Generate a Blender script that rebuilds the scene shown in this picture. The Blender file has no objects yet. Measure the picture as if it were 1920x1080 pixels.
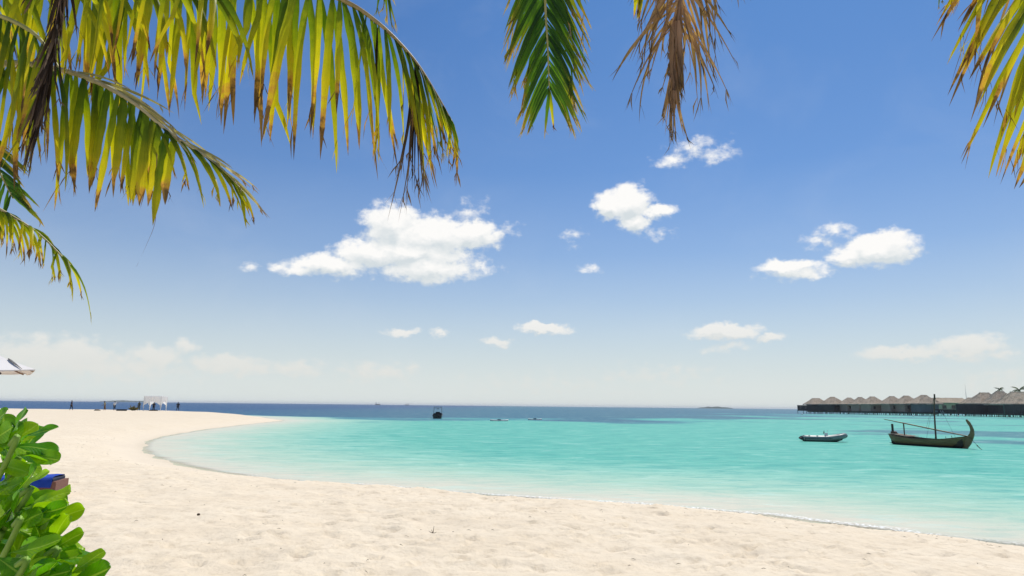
import bpy, bmesh, math, random
import numpy as np
from mathutils import Vector, Matrix, Quaternion, noise as mnoise
S = bpy.context.scene
COL = S.collection
R = math.radians
rnd = random.Random(7)
nrng = np.random.default_rng(11)

# ------------------------------------------------------------------ camera
CAM_Z = 2.8
FPX = 1280.0                       # focal length in photograph pixels (24 mm on 36 mm)
PITCH = math.atan(221 / FPX)
ROLL = R(0.62)
cam_d = bpy.data.cameras.new('camera')
cam_d.lens = 24; cam_d.sensor_width = 36
cam_d.clip_start = 0.05; cam_d.clip_end = 60000
cam = bpy.data.objects.new('camera', cam_d); COL.objects.link(cam)
CM = Matrix.Translation((0, 0, CAM_Z)) @ Matrix.Rotation(math.pi/2 + PITCH, 4, 'X') @ Matrix.Rotation(ROLL, 4, 'Z')
cam.matrix_world = CM
S.camera = cam
CR = CM.to_3x3()

# ------------------------------------------------------------------ sun, exposure
SUN_EL, SUN_AZ = R(60), R(28)      # azimuth measured from +Y towards +X
sd = Vector((math.cos(SUN_EL)*math.sin(SUN_AZ), math.cos(SUN_EL)*math.cos(SUN_AZ), math.sin(SUN_EL)))
sun_d = bpy.data.lights.new('sun', 'SUN'); sun_d.energy = 4.2; sun_d.angle = R(0.53); sun_d.color = (1.0, .955, .88)
sun = bpy.data.objects.new('sun', sun_d); COL.objects.link(sun)
sun.rotation_euler = (-sd).to_track_quat('-Z', 'Y').to_euler(); sun.location = (0, 0, 40)
S.view_settings.view_transform = 'Standard'; S.view_settings.look = 'None'
S.view_settings.exposure = 0.1; S.view_settings.gamma = 1
S.render.engine = 'CYCLES'
S.cycles.max_bounces = 8; S.cycles.transparent_max_bounces = 12; S.cycles.volume_bounces = 0

# pixel of the photograph -> directions and points of the place
def ray(px, py):
    return (CR @ Vector(((px-960)/FPX, -(py-540)/FPX, -1))).normalized()
def at(px, py, Y):
    d = ray(px, py); return Vector((0, 0, CAM_Z)) + d*(Y/d.y)
def gnd(px, py, z=0.0):
    d = ray(px, py); return Vector((0, 0, CAM_Z)) + d*((z-CAM_Z)/d.z)

# ------------------------------------------------------------------ world: sky and clouds
W = bpy.data.worlds.new('World'); S.world = W; W.use_nodes = True
wt = W.node_tree; wt.nodes.clear()
class NT:
    def __init__(s, t): s.t = t
    def n(s, typ, **k):
        n = s.t.nodes.new(typ)
        for a, b in k.items(): setattr(n, a, b)
        return n
    def l(s, a, b): s.t.links.new(a, b)
    def put(s, sock, v):
        if isinstance(v, bpy.types.NodeSocket): s.l(v, sock)
        elif v is not None: sock.default_value = v
    def m(s, op, a, b=None, c=None, clamp=False):
        n = s.n('ShaderNodeMath', operation=op); n.use_clamp = clamp
        s.put(n.inputs[0], a); s.put(n.inputs[1], b)
        if c is not None: s.put(n.inputs[2], c)
        return n.outputs[0]
    def vm(s, op, a, b=None):
        n = s.n('ShaderNodeVectorMath', operation=op); s.put(n.inputs[0], a); s.put(n.inputs[1], b)
        return n.outputs[0]
    def mix(s, f, a, b, mode='MIX'):
        n = s.n('ShaderNodeMix', data_type='RGBA', blend_type=mode)
        s.put(n.inputs[0], f); s.put(n.inputs[6], c4(a)); s.put(n.inputs[7], c4(b)); return n.outputs[2]
    def smooth(s, v, lo, hi, a=0.0, b=1.0):
        n = s.n('ShaderNodeMapRange', interpolation_type='SMOOTHSTEP')
        s.put(n.inputs[0], v); s.put(n.inputs[1], lo); s.put(n.inputs[2], hi); s.put(n.inputs[3], a); s.put(n.inputs[4], b)
        return n.outputs[0]
    def noise(s, vec, scale, detail=4, rough=.55, dist=0, w=None):
        n = s.n('ShaderNodeTexNoise'); s.put(n.inputs['Vector'], vec)
        n.inputs['Scale'].default_value = scale; n.inputs['Detail'].default_value = detail
        n.inputs['Roughness'].default_value = rough; n.inputs['Distortion'].default_value = dist
        return n.outputs['Fac']
    def ramp(s, f, stops):
        n = s.n('ShaderNodeValToRGB'); s.put(n.inputs[0], f)
        e = n.color_ramp.elements
        while len(e) < len(stops): e.new(.5)
        for x, (p, c) in zip(e, stops): x.position = p; x.color = c4(c)
        return n.outputs[0]
def c4(c):
    if isinstance(c, (tuple, list)) and len(c) == 3: return (*c, 1)
    return c

def ang(px, py):
    d = ray(px, py); return math.atan2(d.x, d.y), math.asin(d.z)
A0 = math.degrees(1/FPX)
# cumulus and wisps: centre px, centre py, half width, half height, strength
CL = [(738,424,66,50,1.),(800,444,112,48,1.),(885,440,62,34,1.),(700,476,80,34,1.),(620,497,90,22,.9),(800,500,120,34,.9),(770,472,130,40,1.),(560,504,60,14,.7),
      (885,398,34,26,.42),(905,500,40,12,.5),(945,432,30,12,.3),
      (1180,382,52,40,1.),(1142,386,36,30,1.),(1235,397,40,15,.85),(1190,416,32,26,.9),(1232,436,30,12,.4),
      (1305,276,52,20,.5),(1348,290,38,18,.5),(1262,301,40,15,.62),
      (1645,466,72,32,1.),(1665,452,42,24,.9),(1594,478,38,22,.9),(1708,456,26,16,.6),
      (1562,434,34,14,.55),(1534,456,26,12,.5),(1480,500,66,15,.9),(1500,512,70,14,.7),(1075,443,24,16,.4),
      (470,503,26,10,.5),(1104,506,26,10,.5),
      (1020,617,56,12,.75),(755,622,40,10,.6),(825,625,22,8,.5),(930,641,32,11,.6),
      (1360,622,80,17,.75),(1450,635,30,9,.6),(1370,652,50,11,.4),(1690,662,80,14,.62),(1818,650,55,24,.6),(1880,664,50,12,.4),
      (90,668,120,34,.55),(150,664,60,34,.6),(75,645,22,20,.5),(290,667,46,24,.6),(347,650,22,14,.5),(430,684,85,20,.6),(552,692,60,18,.5),
      (710,696,90,22,.42),(1230,705,120,22,.3),(200,690,160,26,.45),(1880,715,90,24,.3),(1010,720,160,22,.25)]
clouds = [(*ang(a, b), R(A0*c*1.06), R(A0*d*1.08), e if b < 600 else min(1, e*1.3)) for a, b, c, d, e in CL]
for k in range(26):                # the same kind of small clouds all round the horizon, outside the frame
    az = R(48 + 264*(k+.5)/26 + rnd.uniform(-4, 4)); az = (az + math.pi) % (2*math.pi) - math.pi
    el = R(rnd.uniform(3, 16)); w = R(rnd.uniform(2, 5))
    clouds.append((az, el, w, w*.42, .8))
fg = bpy.data.node_groups.new('cloud_field', 'ShaderNodeTree')
fg.interface.new_socket('az', in_out='INPUT', socket_type='NodeSocketFloat')
fg.interface.new_socket('el', in_out='INPUT', socket_type='NodeSocketFloat')
fg.interface.new_socket('f', in_out='OUTPUT', socket_type='NodeSocketFloat')
g = NT(fg); gi = g.n('NodeGroupInput'); go = g.n('NodeGroupOutput')
acc = None
for (a, e, w, h, s_) in clouds:
    dx = g.m('MULTIPLY_ADD', gi.outputs[0], 1/w, -a/w)
    dy = g.m('MULTIPLY_ADD', gi.outputs[1], 1/h, -e/h)
    q = g.m('MULTIPLY_ADD', dx, dx, g.m('MULTIPLY', dy, dy))
    A_ = 2.4*s_**1.8
    v = g.m('MULTIPLY_ADD', g.m('SQRT', q), -A_, A_)
    acc = v if acc is None else g.m('SMOOTH_MAX', acc, v, .12)
g.l(acc, go.inputs[0])

w = NT(wt)
tc = w.n('ShaderNodeTexCoord'); sep = w.n('ShaderNodeSeparateXYZ'); w.l(tc.outputs['Generated'], sep.inputs[0])
X, Y_, Z = sep.outputs
az = w.m('ARCTAN2', X, Y_); el = w.m('ARCSINE', Z)
cmb = w.n('ShaderNodeCombineXYZ'); w.l(az, cmb.inputs[0]); w.l(w.m('MULTIPLY', el, 1.35), cmb.inputs[1])
nz = w.noise(cmb.outputs[0], 26, 8, .62)
nz2 = w.noise(w.vm('ADD', cmb.outputs[0], (7.3, 2.1, 0)), 26, 8, .62)
nzf = w.noise(cmb.outputs[0], 60, 8, .57)
azw = w.m('MULTIPLY_ADD', w.m('SUBTRACT', nz, .5), .040, az)
elw = w.m('MULTIPLY_ADD', w.m('SUBTRACT', nz2, .5), .034, el)
def field(de):
    n = w.n('ShaderNodeGroup'); n.node_tree = fg
    w.l(azw, n.inputs[0]); w.put(n.inputs[1], w.m('ADD', elw, de) if de else elw); return n.outputs[0]
F0, F1 = field(0), field(.012)
Ff = w.m('MULTIPLY_ADD', w.m('SUBTRACT', nzf, .5), 1.9, F0)
dens = w.smooth(Ff, -.05, 1.0)
lit = w.m('MULTIPLY_ADD', w.m('SUBTRACT', F0, F1), .75, .60)
lit = w.m('MULTIPLY_ADD', w.m('SUBTRACT', nz, .5), 1.0, lit)
lit = w.m('MULTIPLY_ADD', w.m('SUBTRACT', nzf, .5), 1.1, lit, clamp=True)
sky = w.n('ShaderNodeTexSky', sky_type='NISHITA'); sky.sun_disc = False
sky.sun_elevation = SUN_EL; sky.sun_rotation = SUN_AZ
sky.air_density = 1.0; sky.dust_density = .6; sky.ozone_density = 1.6; sky.altitude = 0
# the air near the horizon is pale and humid
elp = w.m('MAXIMUM', el, 0.0)
pale = w.ramp(w.m('MULTIPLY', elp, 1/.75), [(0, (1, 1, 1)), (.04, (.93,)*3), (.125, (.68,)*3), (.20, (.46,)*3), (.29, (.26,)*3), (.45, (.095,)*3), (.63, (.045,)*3), (.85, (0, 0, 0))])
tint = w.mix(1.0, sky.outputs[0], (.325, .64, .99), 'MULTIPLY')
skyc = w.mix(pale, tint, (7.3, 7.75, 7.5))
low = w.smooth(el, .02, .20)
ccol = w.mix(lit, (6.6, 7.2, 7.5), (9.7, 9.6, 9.4))
ccol = w.mix(low, (7.7, 7.65, 7.2), ccol)
cfac = w.m('MULTIPLY', dens, w.smooth(el, .0, .18, .75, 1.0))
# very thin veil so that the blue is not perfectly even
veil = w.smooth(w.noise(cmb.outputs[0], 5, 5, .6, .4), .45, .8, 0, .07)
skyc = w.mix(veil, skyc, (8, 8.3, 8.6))
skyc = w.mix(cfac, skyc, ccol)
bg = w.n('ShaderNodeBackground'); w.l(skyc, bg.inputs[0]); bg.inputs[1].default_value = .095
wo = w.n('ShaderNodeOutputWorld'); w.l(bg.outputs[0], wo.inputs[0])
W.cycles.sampling_method = 'MANUAL'; W.cycles.sample_map_resolution = 1024

# ------------------------------------------------------------------ object helpers
def tag(o, label=None, cat=None, group=None, kind=None):
    if label: o['label'] = label
    if cat: o['category'] = cat
    if group: o['group'] = group
    if kind: o['kind'] = kind
    return o
def empty(name, loc=(0, 0, 0), rz=0, label=None, cat=None, group=None):
    o = bpy.data.objects.new(name, None); COL.objects.link(o); o.location = loc; o.rotation_euler = (0, 0, rz)
    o.empty_display_size = .2
    return tag(o, label, cat, group)
def mesh_obj(name, verts, faces, mat, parent=None, smooth=False, attrs=None, world=False):
    me = bpy.data.meshes.new(name)
    me.from_pydata([tuple(v) for v in verts], [], faces); me.update()
    if attrs:
        for k, v in attrs.items():
            a = me.attributes.new(k, 'FLOAT', 'POINT'); a.data.foreach_set('value', np.asarray(v, dtype=np.float32))
    if smooth: me.polygons.foreach_set('use_smooth', [True]*len(me.polygons))
    o = bpy.data.objects.new(name, me); COL.objects.link(o)
    if mat: me.materials.append(mat)
    if parent: o.parent = parent
    return o
class MB:
    """collects boxes, tubes and lofts, links them as one mesh object"""
    def __init__(s): s.v = []; s.f = []
    def add(s, v, f):
        n = len(s.v); s.v += [tuple(x) for x in v]; s.f += [tuple(i+n for i in q) for q in f]; return s
    def box(s, c, d, rz=0, top=1.0):
        x, y, z = [q/2 for q in d]; vs = []
        for k in (-1, 1):
            t = top if k > 0 else 1
            for a, b in ((-1, -1), (1, -1), (1, 1), (-1, 1)):
                p = Vector((a*x*t, b*y*t, k*z)); p.rotate(Matrix.Rotation(rz, 3, 'Z')); vs.append(p + Vector(c))
        return s.add(vs, [(0, 3, 2, 1), (4, 5, 6, 7), (0, 1, 5, 4), (1, 2, 6, 5), (2, 3, 7, 6), (3, 0, 4, 7)])
    def tube(s, pts, rad, n=8, cap=True, flat=1.0):
        pts = [Vector(p) for p in pts]
        if not isinstance(rad, (list, tuple)): rad = [rad]*len(pts)
        vs = []; up = None
        for i, p in enumerate(pts):
            t = (pts[min(i+1, len(pts)-1)] - pts[max(i-1, 0)]).normalized()
            if up is None: up = Vector((0, 0, 1)) if abs(t.z) < .9 else Vector((1, 0, 0))
            a = t.cross(up).normalized(); b = a.cross(t).normalized(); up = b
            for k in range(n):
                th = 2*math.pi*k/n; vs.append(p + (a*math.cos(th) + b*math.sin(th)*flat)*rad[i])
        fs = [(i*n+k, i*n+(k+1) % n, (i+1)*n+(k+1) % n, (i+1)*n+k) for i in range(len(pts)-1) for k in range(n)]
        if cap: fs += [tuple(range(n)), tuple((len(pts)-1)*n+k for k in reversed(range(n)))]
        return s.add(vs, fs)
    def loft(s, rings, closed=True, cap=False):
        n = len(rings[0]); vs = [p for r in rings for p in r]; m = n if closed else n-1
        fs = [(i*n+k, i*n+(k+1) % n, (i+1)*n+(k+1) % n, (i+1)*n+k) for i in range(len(rings)-1) for k in range(m)]
        if cap: fs += [tuple(reversed(range(n))), tuple((len(rings)-1)*n+k for k in range(n))]
        return s.add(vs, fs)
    def ball(s, c, r, nu=10, nv=7):
        if not isinstance(r, (tuple, list)): r = (r, r, r)
        vs = []; fs = []
        for j in range(1, nv):
            for k in range(nu):
                a, b = math.pi*j/nv, 2*math.pi*k/nu
                vs.append((c[0]+r[0]*math.sin(a)*math.cos(b), c[1]+r[1]*math.sin(a)*math.sin(b), c[2]+r[2]*math.cos(a)))
        for j in range(nv-2):
            for k in range(nu): fs.append((j*nu+k, (j+1)*nu+k, (j+1)*nu+(k+1) % nu, j*nu+(k+1) % nu))
        t = len(vs); vs += [(c[0], c[1], c[2]+r[2]), (c[0], c[1], c[2]-r[2])]
        for k in range(nu):
            fs.append((t, k, (k+1) % nu)); fs.append((t+1, (nv-2)*nu+(k+1) % nu, (nv-2)*nu+k))
        return s.add(vs, fs)
    def build(s, name, mat, parent=None, smooth=False): return mesh_obj(name, s.v, s.f, mat, parent, smooth)

def mat(name, col, rough=.6, spec=.3, metal=0, var=.18, vscale=6, bump=0, bscale=30, col2=None, stretch=(1, 1, 1), coat=0, sub=0):
    m = bpy.data.materials.new(name); m.use_nodes = True; t = NT(m.node_tree); m.node_tree.nodes.clear()
    out = t.n('ShaderNodeOutputMaterial'); b = t.n('ShaderNodeBsdfPrincipled'); t.l(b.outputs[0], out.inputs[0])
    tc = t.n('ShaderNodeTexCoord'); mp = t.n('ShaderNodeMapping'); t.l(tc.outputs['Object'], mp.inputs[0]); mp.inputs['Scale'].default_value = stretch
    nz = t.noise(mp.outputs[0], vscale, 5, .6)
    if col2 is None:
        lo = tuple(max(0, c*(1-var)) for c in col); hi = tuple(min(1, c*(1+var)) for c in col)
    else: lo, hi = col, col2
    t.l(t.ramp(nz, [(.3, lo), (.7, hi)]), b.inputs['Base Color'])
    b.inputs['Roughness'].default_value = rough; b.inputs['Metallic'].default_value = metal
    b.inputs['Specular IOR Level'].default_value = spec; b.inputs['Coat Weight'].default_value = coat
    if bump:
        bp = t.n('ShaderNodeBump'); bp.inputs['Strength'].default_value = bump; bp.inputs['Distance'].default_value = .02
        t.l(t.noise(mp.outputs[0], bscale, 4, .6), bp.inputs['Height']); t.l(bp.outputs[0], b.inputs['Normal'])
    return m

def leaf_mat(name, stops, trans=.45, rough=.4, dry=.5, spec=.4, speck=True, tcol=1.0):
    """stops: colour along the leaf (0 base .. 1 tip); shifted leaf by leaf"""
    m = bpy.data.materials.new(name); m.use_nodes = True; t = NT(m.node_tree); m.node_tree.nodes.clear()
    out = t.n('ShaderNodeOutputMaterial'); b = t.n('ShaderNodeBsdfPrincipled'); tr = t.n('ShaderNodeBsdfTranslucent')
    at_ = t.n('ShaderNodeAttribute', attribute_name='along'); oi = t.n('ShaderNodeObjectInfo'); tc = t.n('ShaderNodeTexCoord')
    ac = t.n('ShaderNodeAttribute', attribute_name='across')
    nz = t.noise(tc.outputs['Object'], 14, 4, .6)
    pos = t.m('MULTIPLY_ADD', t.m('SUBTRACT', oi.outputs['Random'], .5), dry, at_.outputs['Fac'])
    pos = t.m('MULTIPLY_ADD', t.m('SUBTRACT', nz, .5), .45, pos, clamp=True)
    col = t.ramp(pos, stops)
    # fine parallel veins and specks
    cv = t.n('ShaderNodeCombineXYZ'); t.l(t.m('MULTIPLY', ac.outputs['Fac'], 6), cv.inputs[0]); t.l(t.m('MULTIPLY', at_.outputs['Fac'], 1.2), cv.inputs[1]); t.l(t.m('MULTIPLY', oi.outputs['Random'], 50), cv.inputs[2])
    vein = t.noise(cv.outputs[0], 3, 2, .5)
    col = t.mix(t.smooth(vein, .35, .7, 0, .45), col, t.mix(1.0, col, (.55, .6, .5), 'MULTIPLY'))
    if speck:
        sp = t.smooth(t.noise(tc.outputs['Object'], 60, 3, .7), .66, .75, 0, .7)
        col = t.mix(sp, col, (.16, .09, .03))
    hv = t.n('ShaderNodeHueSaturation'); t.l(col, hv.inputs['Color']); hv.inputs['Saturation'].default_value = 1.0
    t.l(t.m('MULTIPLY_ADD', oi.outputs['Random'], .5, .72), hv.inputs['Value'])
    t.l(hv.outputs[0], b.inputs['Base Color'])
    tcn = t.mix(1.0, hv.outputs[0], (1.8*tcol, 1.7*tcol, .6*tcol), 'MULTIPLY'); t.l(tcn, tr.inputs['Color'])
    b.inputs['Roughness'].default_value = rough; b.inputs['Specular IOR Level'].default_value = spec
    mx = t.n('ShaderNodeMixShader'); mx.inputs[0].default_value = trans
    t.l(b.outputs[0], mx.inputs[1]); t.l(tr.outputs[0], mx.inputs[2]); t.l(mx.outputs[0], out.inputs[0])
    return m

# ------------------------------------------------------------------ ground and water
shore_px = [(1920,1027),(1760,1009),(1600,990),(1450,972),(1300,957),(1150,946),(1000,937),(870,926),(760,917),(650,910),(540,902),(450,893),(370,880),(310,866),
            (272,850),(262,838),(272,828),(300,819),(345,811),(400,803),(450,797),(490,792.5),(528,788.5)]
P = [gnd(a, b) for a, b in shore_px]
shore = [(90, -60), (45, -8), (24, 5), (17, 9.6)] + [(p.x, p.y) for p in P]
shore += [(-43, 124), (-50, 139), (-62, 152), (-85, 162), (-130, 166), (-220, 168), (-420, 150), (-600, 40), (-500, -200), (-50, -260), (150, -200)]
SH = np.array(shore)
def catmull(p, k=5):
    out = []
    n = len(p)
    for i in range(n):
        a, b, c, d = p[i-1], p[i], p[(i+1) % n], p[(i+2) % n]
        for j in range(k):
            t = j/k
            out.append(.5*((2*b) + (-a+c)*t + (2*a-5*b+4*c-d)*t*t + (-a+3*b-3*c+d)*t**3))
    return np.array(out)
SH = catmull(SH, 3)
def shore_dist(x, y):
    """signed distance to the waterline, + on land"""
    d2 = np.full(x.shape, 1e18); inside = np.zeros(x.shape, bool)
    n = len(SH)
    for i in range(n):
        ax, ay = SH[i]; bx, by = SH[(i+1) % n]
        ex, ey = bx-ax, by-ay
        t = np.clip(((x-ax)*ex + (y-ay)*ey)/(ex*ex+ey*ey+1e-12), 0, 1)
        d2 = np.minimum(d2, (x-ax-t*ex)**2 + (y-ay-t*ey)**2)
        c = ((ay > y) != (by > y)) & (x < (bx-ax)*(y-ay)/(by-ay+1e-12)+ax)
        inside ^= c
    d = np.sqrt(d2); return np.where(inside, d, -d)
def vnoise(x, y, seed, oct=1, gain=.5):
    out = 0; amp = 1
    for o in range(oct):
        xi = np.floor(x).astype(np.int64); yi = np.floor(y).astype(np.int64); fx = x-xi; fy = y-yi
        fx = fx*fx*(3-2*fx); fy = fy*fy*(3-2*fy)
        def h(a, b):
            v = np.sin(a*127.1 + b*311.7 + (seed+o)*74.7)*43758.5453
            return v - np.floor(v)
        v = (h(xi, yi)*(1-fx)+h(xi+1, yi)*fx)*(1-fy) + (h(xi, yi+1)*(1-fx)+h(xi+1, yi+1)*fx)*fy
        out = out + amp*(v-.5); amp *= gain; x = x*2.03+3.1; y = y*2.03+1.7
    return out
def height(x, y, fine=True):
    d = shore_dist(x, y)
    dd = d + vnoise(x*.35, y*.35, 3, 2)*.7
    land = .16*(1-np.exp(-np.maximum(dd, 0)/1.2)) + .98*(1-np.exp(-np.maximum(dd-1.2, 0)/5.0))
    z = np.where(dd > 0, land, -np.minimum(4.0, .055*np.maximum(-dd, 0)))
    if fine:
        k = np.clip((d-1.0)/2.5, 0, 1)
        r = vnoise(x*.45, y*.45, 9, 2)*.07 + vnoise(x*1.7, y*1.5, 21, 2)*.060 + vnoise(x*4.6, y*3.8, 33, 2)*.034
        z = z + r*k
    return z
def axis(lo, hi, f0, f1, step, gr):
    a = list(np.arange(f0, f1, step)); s = step; v = f1
    while v < hi: a.append(v); s *= gr; v += s
    a.append(hi); s = step; v = f0 - step
    while v > lo: a.insert(0, v); s *= gr; v -= s
    a.insert(0, lo); return np.array(a)
def sheet(name, xs, ys, zf, material, attrf=None):
    X, Y = np.meshgrid(xs, ys); x = X.ravel(); y = Y.ravel(); z = zf(x, y)
    nx, ny = len(xs), len(ys)
    i = (np.arange(ny-1)[:, None]*nx + np.arange(nx-1)[None, :]).ravel()
    q = np.stack([i, i+1, i+1+nx, i+nx], 1).astype(np.int32)
    me = bpy.data.meshes.new(name); me.vertices.add(len(x)); me.vertices.foreach_set('co', np.stack([x, y, z], 1).astype(np.float32).ravel())
    me.loops.add(q.size); me.loops.foreach_set('vertex_index', q.ravel())
    me.polygons.add(len(q)); me.polygons.foreach_set('loop_start', np.arange(0, q.size, 4, dtype=np.int32))
    me.update(calc_edges=True); me.polygons.foreach_set('use_smooth', np.ones(len(q), bool))
    if attrf:
        for k, v in attrf(x, y).items():
            a = me.attributes.new(k, 'FLOAT', 'POINT'); a.data.foreach_set('value', v.astype(np.float32))
    me.materials.append(material)
    o = bpy.data.objects.new(name, me); COL.objects.link(o); tag(o, kind='structure'); return o

# sand material
ms = bpy.data.materials.new('sand'); ms.use_nodes = True; t = NT(ms.node_tree); b = ms.node_tree.nodes['Principled BSDF']
ge = t.n('ShaderNodeNewGeometry'); pos = ge.outputs['Position']
sa = t.n('ShaderNodeAttribute', attribute_name='shore')
n1 = t.noise(pos, .8, 5, .6); n2 = t.noise(pos, 7, 5, .65); n3 = t.noise(pos, 240, 3, .7)
c = t.mix(t.smooth(n1, .3, .7), (.70, .592, .440), (.74, .637, .484))
c = t.mix(t.smooth(n2, .48, .72, 0, .55), c, (.53, .43, .30))
c = t.mix(t.smooth(n3, .55, .8, 0, .5), c, (.42, .34, .25))
# smoother, cleaner sand by the water and a thin damp edge
damp = t.smooth(t.m('MULTIPLY_ADD', t.m('SUBTRACT', n1, .5), 1.2, sa.outputs['Fac']), -.3, .55, .8, 0)
c = t.mix(t.smooth(sa.outputs['Fac'], .6, 3.0, .75, 0), c, (.70, .60, .46))
c = t.mix(damp, c, (.62, .53, .40))
# weed line left by the tide
wl = t.m('MULTIPLY', t.smooth(t.m('ABSOLUTE', t.m('SUBTRACT', t.m('MULTIPLY_ADD', n1, 1.6, sa.outputs['Fac']), 3.2)), 0, .5, 1, 0), t.smooth(t.noise(pos, 9, 5, .7), .60, .68))
c = t.mix(t.m('MULTIPLY', wl, .55), c, (.22, .17, .11))
t.l(c, b.inputs['Base Color']); b.inputs['Roughness'].default_value = .95; b.inputs['Specular IOR Level'].default_value = .1
mpn = t.n('ShaderNodeMapping'); t.l(pos, mpn.inputs[0]); mpn.inputs['Scale'].default_value = (1.0, .8, 1)
bp = t.n('ShaderNodeBump'); bp.inputs['Strength'].default_value = .8; bp.inputs['Distance'].default_value = .06
hh = t.m('MULTIPLY_ADD', t.noise(mpn.outputs[0], 4.5, 6, .62), 1.0, t.m('MULTIPLY', n3, .05))
t.l(t.m('MULTIPLY', hh, t.smooth(sa.outputs['Fac'], .8, 4, .10, 1)), bp.inputs['Height']); t.l(bp.outputs[0], b.inputs['Normal'])

xs = axis(-14000, 14000, -15, 20, .085, 1.045); ys = axis(-400, 14000, 4.5, 21, .075, 1.03)
DIMP = []
def sand_z(x, y):
    z = height(x, y)
    # footprints and scoops trodden into the dry sand
    near = np.where((np.abs(x) < 26) & (y > 3) & (y < 46))[0]
    xn, yn, zn = x[near], y[near], z[near].copy()
    order = np.argsort(yn); ysn = yn[order]
    for k in range(2400):
        if k < 1000: cx, cy = rnd.uniform(-4, 18), rnd.uniform(5, 20)
        else:
            cy = 4.5 + 34*rnd.random()**1.5; cx = rnd.uniform(-.95, 1.0)*(cy+3)
        th = rnd.uniform(0, 3.14); a, b_, dp = rnd.uniform(.12, .19), rnd.uniform(.06, .10), rnd.uniform(.02, .065)
        i0, i1 = np.searchsorted(ysn, (cy-.5, cy+.5)); idx = order[i0:i1]
        dx = xn[idx]-cx; dy = yn[idx]-cy; s = np.abs(dx) < .5; idx = idx[s]; dx = dx[s]; dy = dy[s]
        u = dx*math.cos(th)+dy*math.sin(th); v = -dx*math.sin(th)+dy*math.cos(th)
        r2 = (u/a)**2 + (v/b_)**2
        zn[idx] += -dp*np.exp(-r2**1.5) + dp*.45*np.exp(-((np.sqrt(r2)-1.35)/.35)**2)
    sdn = np.clip((shore_dist(xn, yn)-1.6)/1.5, 0, 1)
    z[near] = z[near] + (zn - z[near])*sdn
    return z
sand = sheet('sand', xs, ys, sand_z, ms, lambda x, y: {'shore': shore_dist(x, y)})

def ground_z(x, y): return float(height(np.array([x]), np.array([y]))[0])

# water
def water_attr(x, y):
    d = -shore_dist(x, y)
    n = vnoise(x*.045, y*.03, 5, 3); n2 = vnoise(x*.012, y*.02, 15, 3)
    cove = np.clip((x+34)/40, 0, 1)           # the head of the cove is shallower
    sh = np.clip(d, 0, 400)/(26 - 9*cove)*(1+.25*n)
    # the reef edge: near on the left, far off in front of the villas
    edge = 118 + 10*n*4 + np.clip((x-20)*1.0, 0, 340)
    dp = np.clip((y - edge+14)/(60+np.clip((x+10)*.8, 0, 140)) + n*1.5, 0, 1)
    back = np.clip((-x-36)/10, 0, 1)*np.clip((y-150)/12, 0, 1)
    dp = np.maximum(dp, back)
    dp = dp*np.clip((d-4)/10, 0, 1)
    farb = np.clip((y-150)/700, 0, 1)
    # weed patches in the turquoise on the right
    pat = np.clip((vnoise(x*.035+9, y*.05, 44, 3)-.02)*3.2, 0, 1)*np.clip((x-8)/25, 0, 1)*np.clip((y-46)/18, 0, 1)*np.clip((420-y)/80, 0, 1)
    lee = np.clip((-x-10)/120, 0, 1)
    return {'depth': d, 'shal': sh, 'deep': dp, 'patch': pat, 'open': lee, 'far': farb}
mw = bpy.data.materials.new('water'); mw.use_nodes = True; t = NT(mw.node_tree); mw.node_tree.nodes.clear()
out = t.n('ShaderNodeOutputMaterial'); ge = t.n('ShaderNodeNewGeometry'); pos = ge.outputs['Position']
A = {k: t.n('ShaderNodeAttribute', attribute_name=k).outputs['Fac'] for k in ('depth', 'shal', 'deep', 'patch', 'open', 'far')}
mp = t.n('ShaderNodeMapping'); t.l(pos, mp.inputs[0]); mp.inputs['Scale'].default_value = (.35, 1.0, 1); mp.inputs['Rotation'].default_value = (0, 0, R(-6))
wv1 = t.noise(mp.outputs[0], 2.2, 5, .6, .6); wv2 = t.noise(mp.outputs[0], .35, 4, .6, .4); wv3 = t.noise(mp.outputs[0], .06, 4, .6)
shn = t.m('MULTIPLY_ADD', t.m('SUBTRACT', wv2, .5), .30, A['shal'])
shn = t.m('MULTIPLY_ADD', t.m('SUBTRACT', wv1, .5), .22, shn, clamp=True)
col = t.ramp(shn, [(0, (.66, .60, .47)), (.10, (.60, .61, .48)), (.20, (.50, .60, .465)), (.36, (.375, .575, .44)), (.64, (.235, .53, .410)), (1, (.112, .450, .350))])
dpn = t.m('MULTIPLY_ADD', t.m('SUBTRACT', wv3, .5), .9, A['deep']); dpn = t.smooth(t.m('MULTIPLY_ADD', t.m('SUBTRACT', wv2, .5), .7, dpn), .12, .85)
dcol = t.mix(A['open'], (.038, .145, .21), (.015, .072, .185))
teal = t.mix(A['open'], (.055, .25, .28), (.03, .13, .24))
col = t.mix(t.smooth(dpn, 0, .5), col, teal); col = t.mix(t.smooth(dpn, .45, 1), col, dcol)
ptn = t.smooth(t.m('MULTIPLY_ADD', t.m('SUBTRACT', wv2, .5), 1.4, A['patch']), .25, .8, 0, .8)
col = t.mix(ptn, col, (.05, .16, .21))
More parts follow.
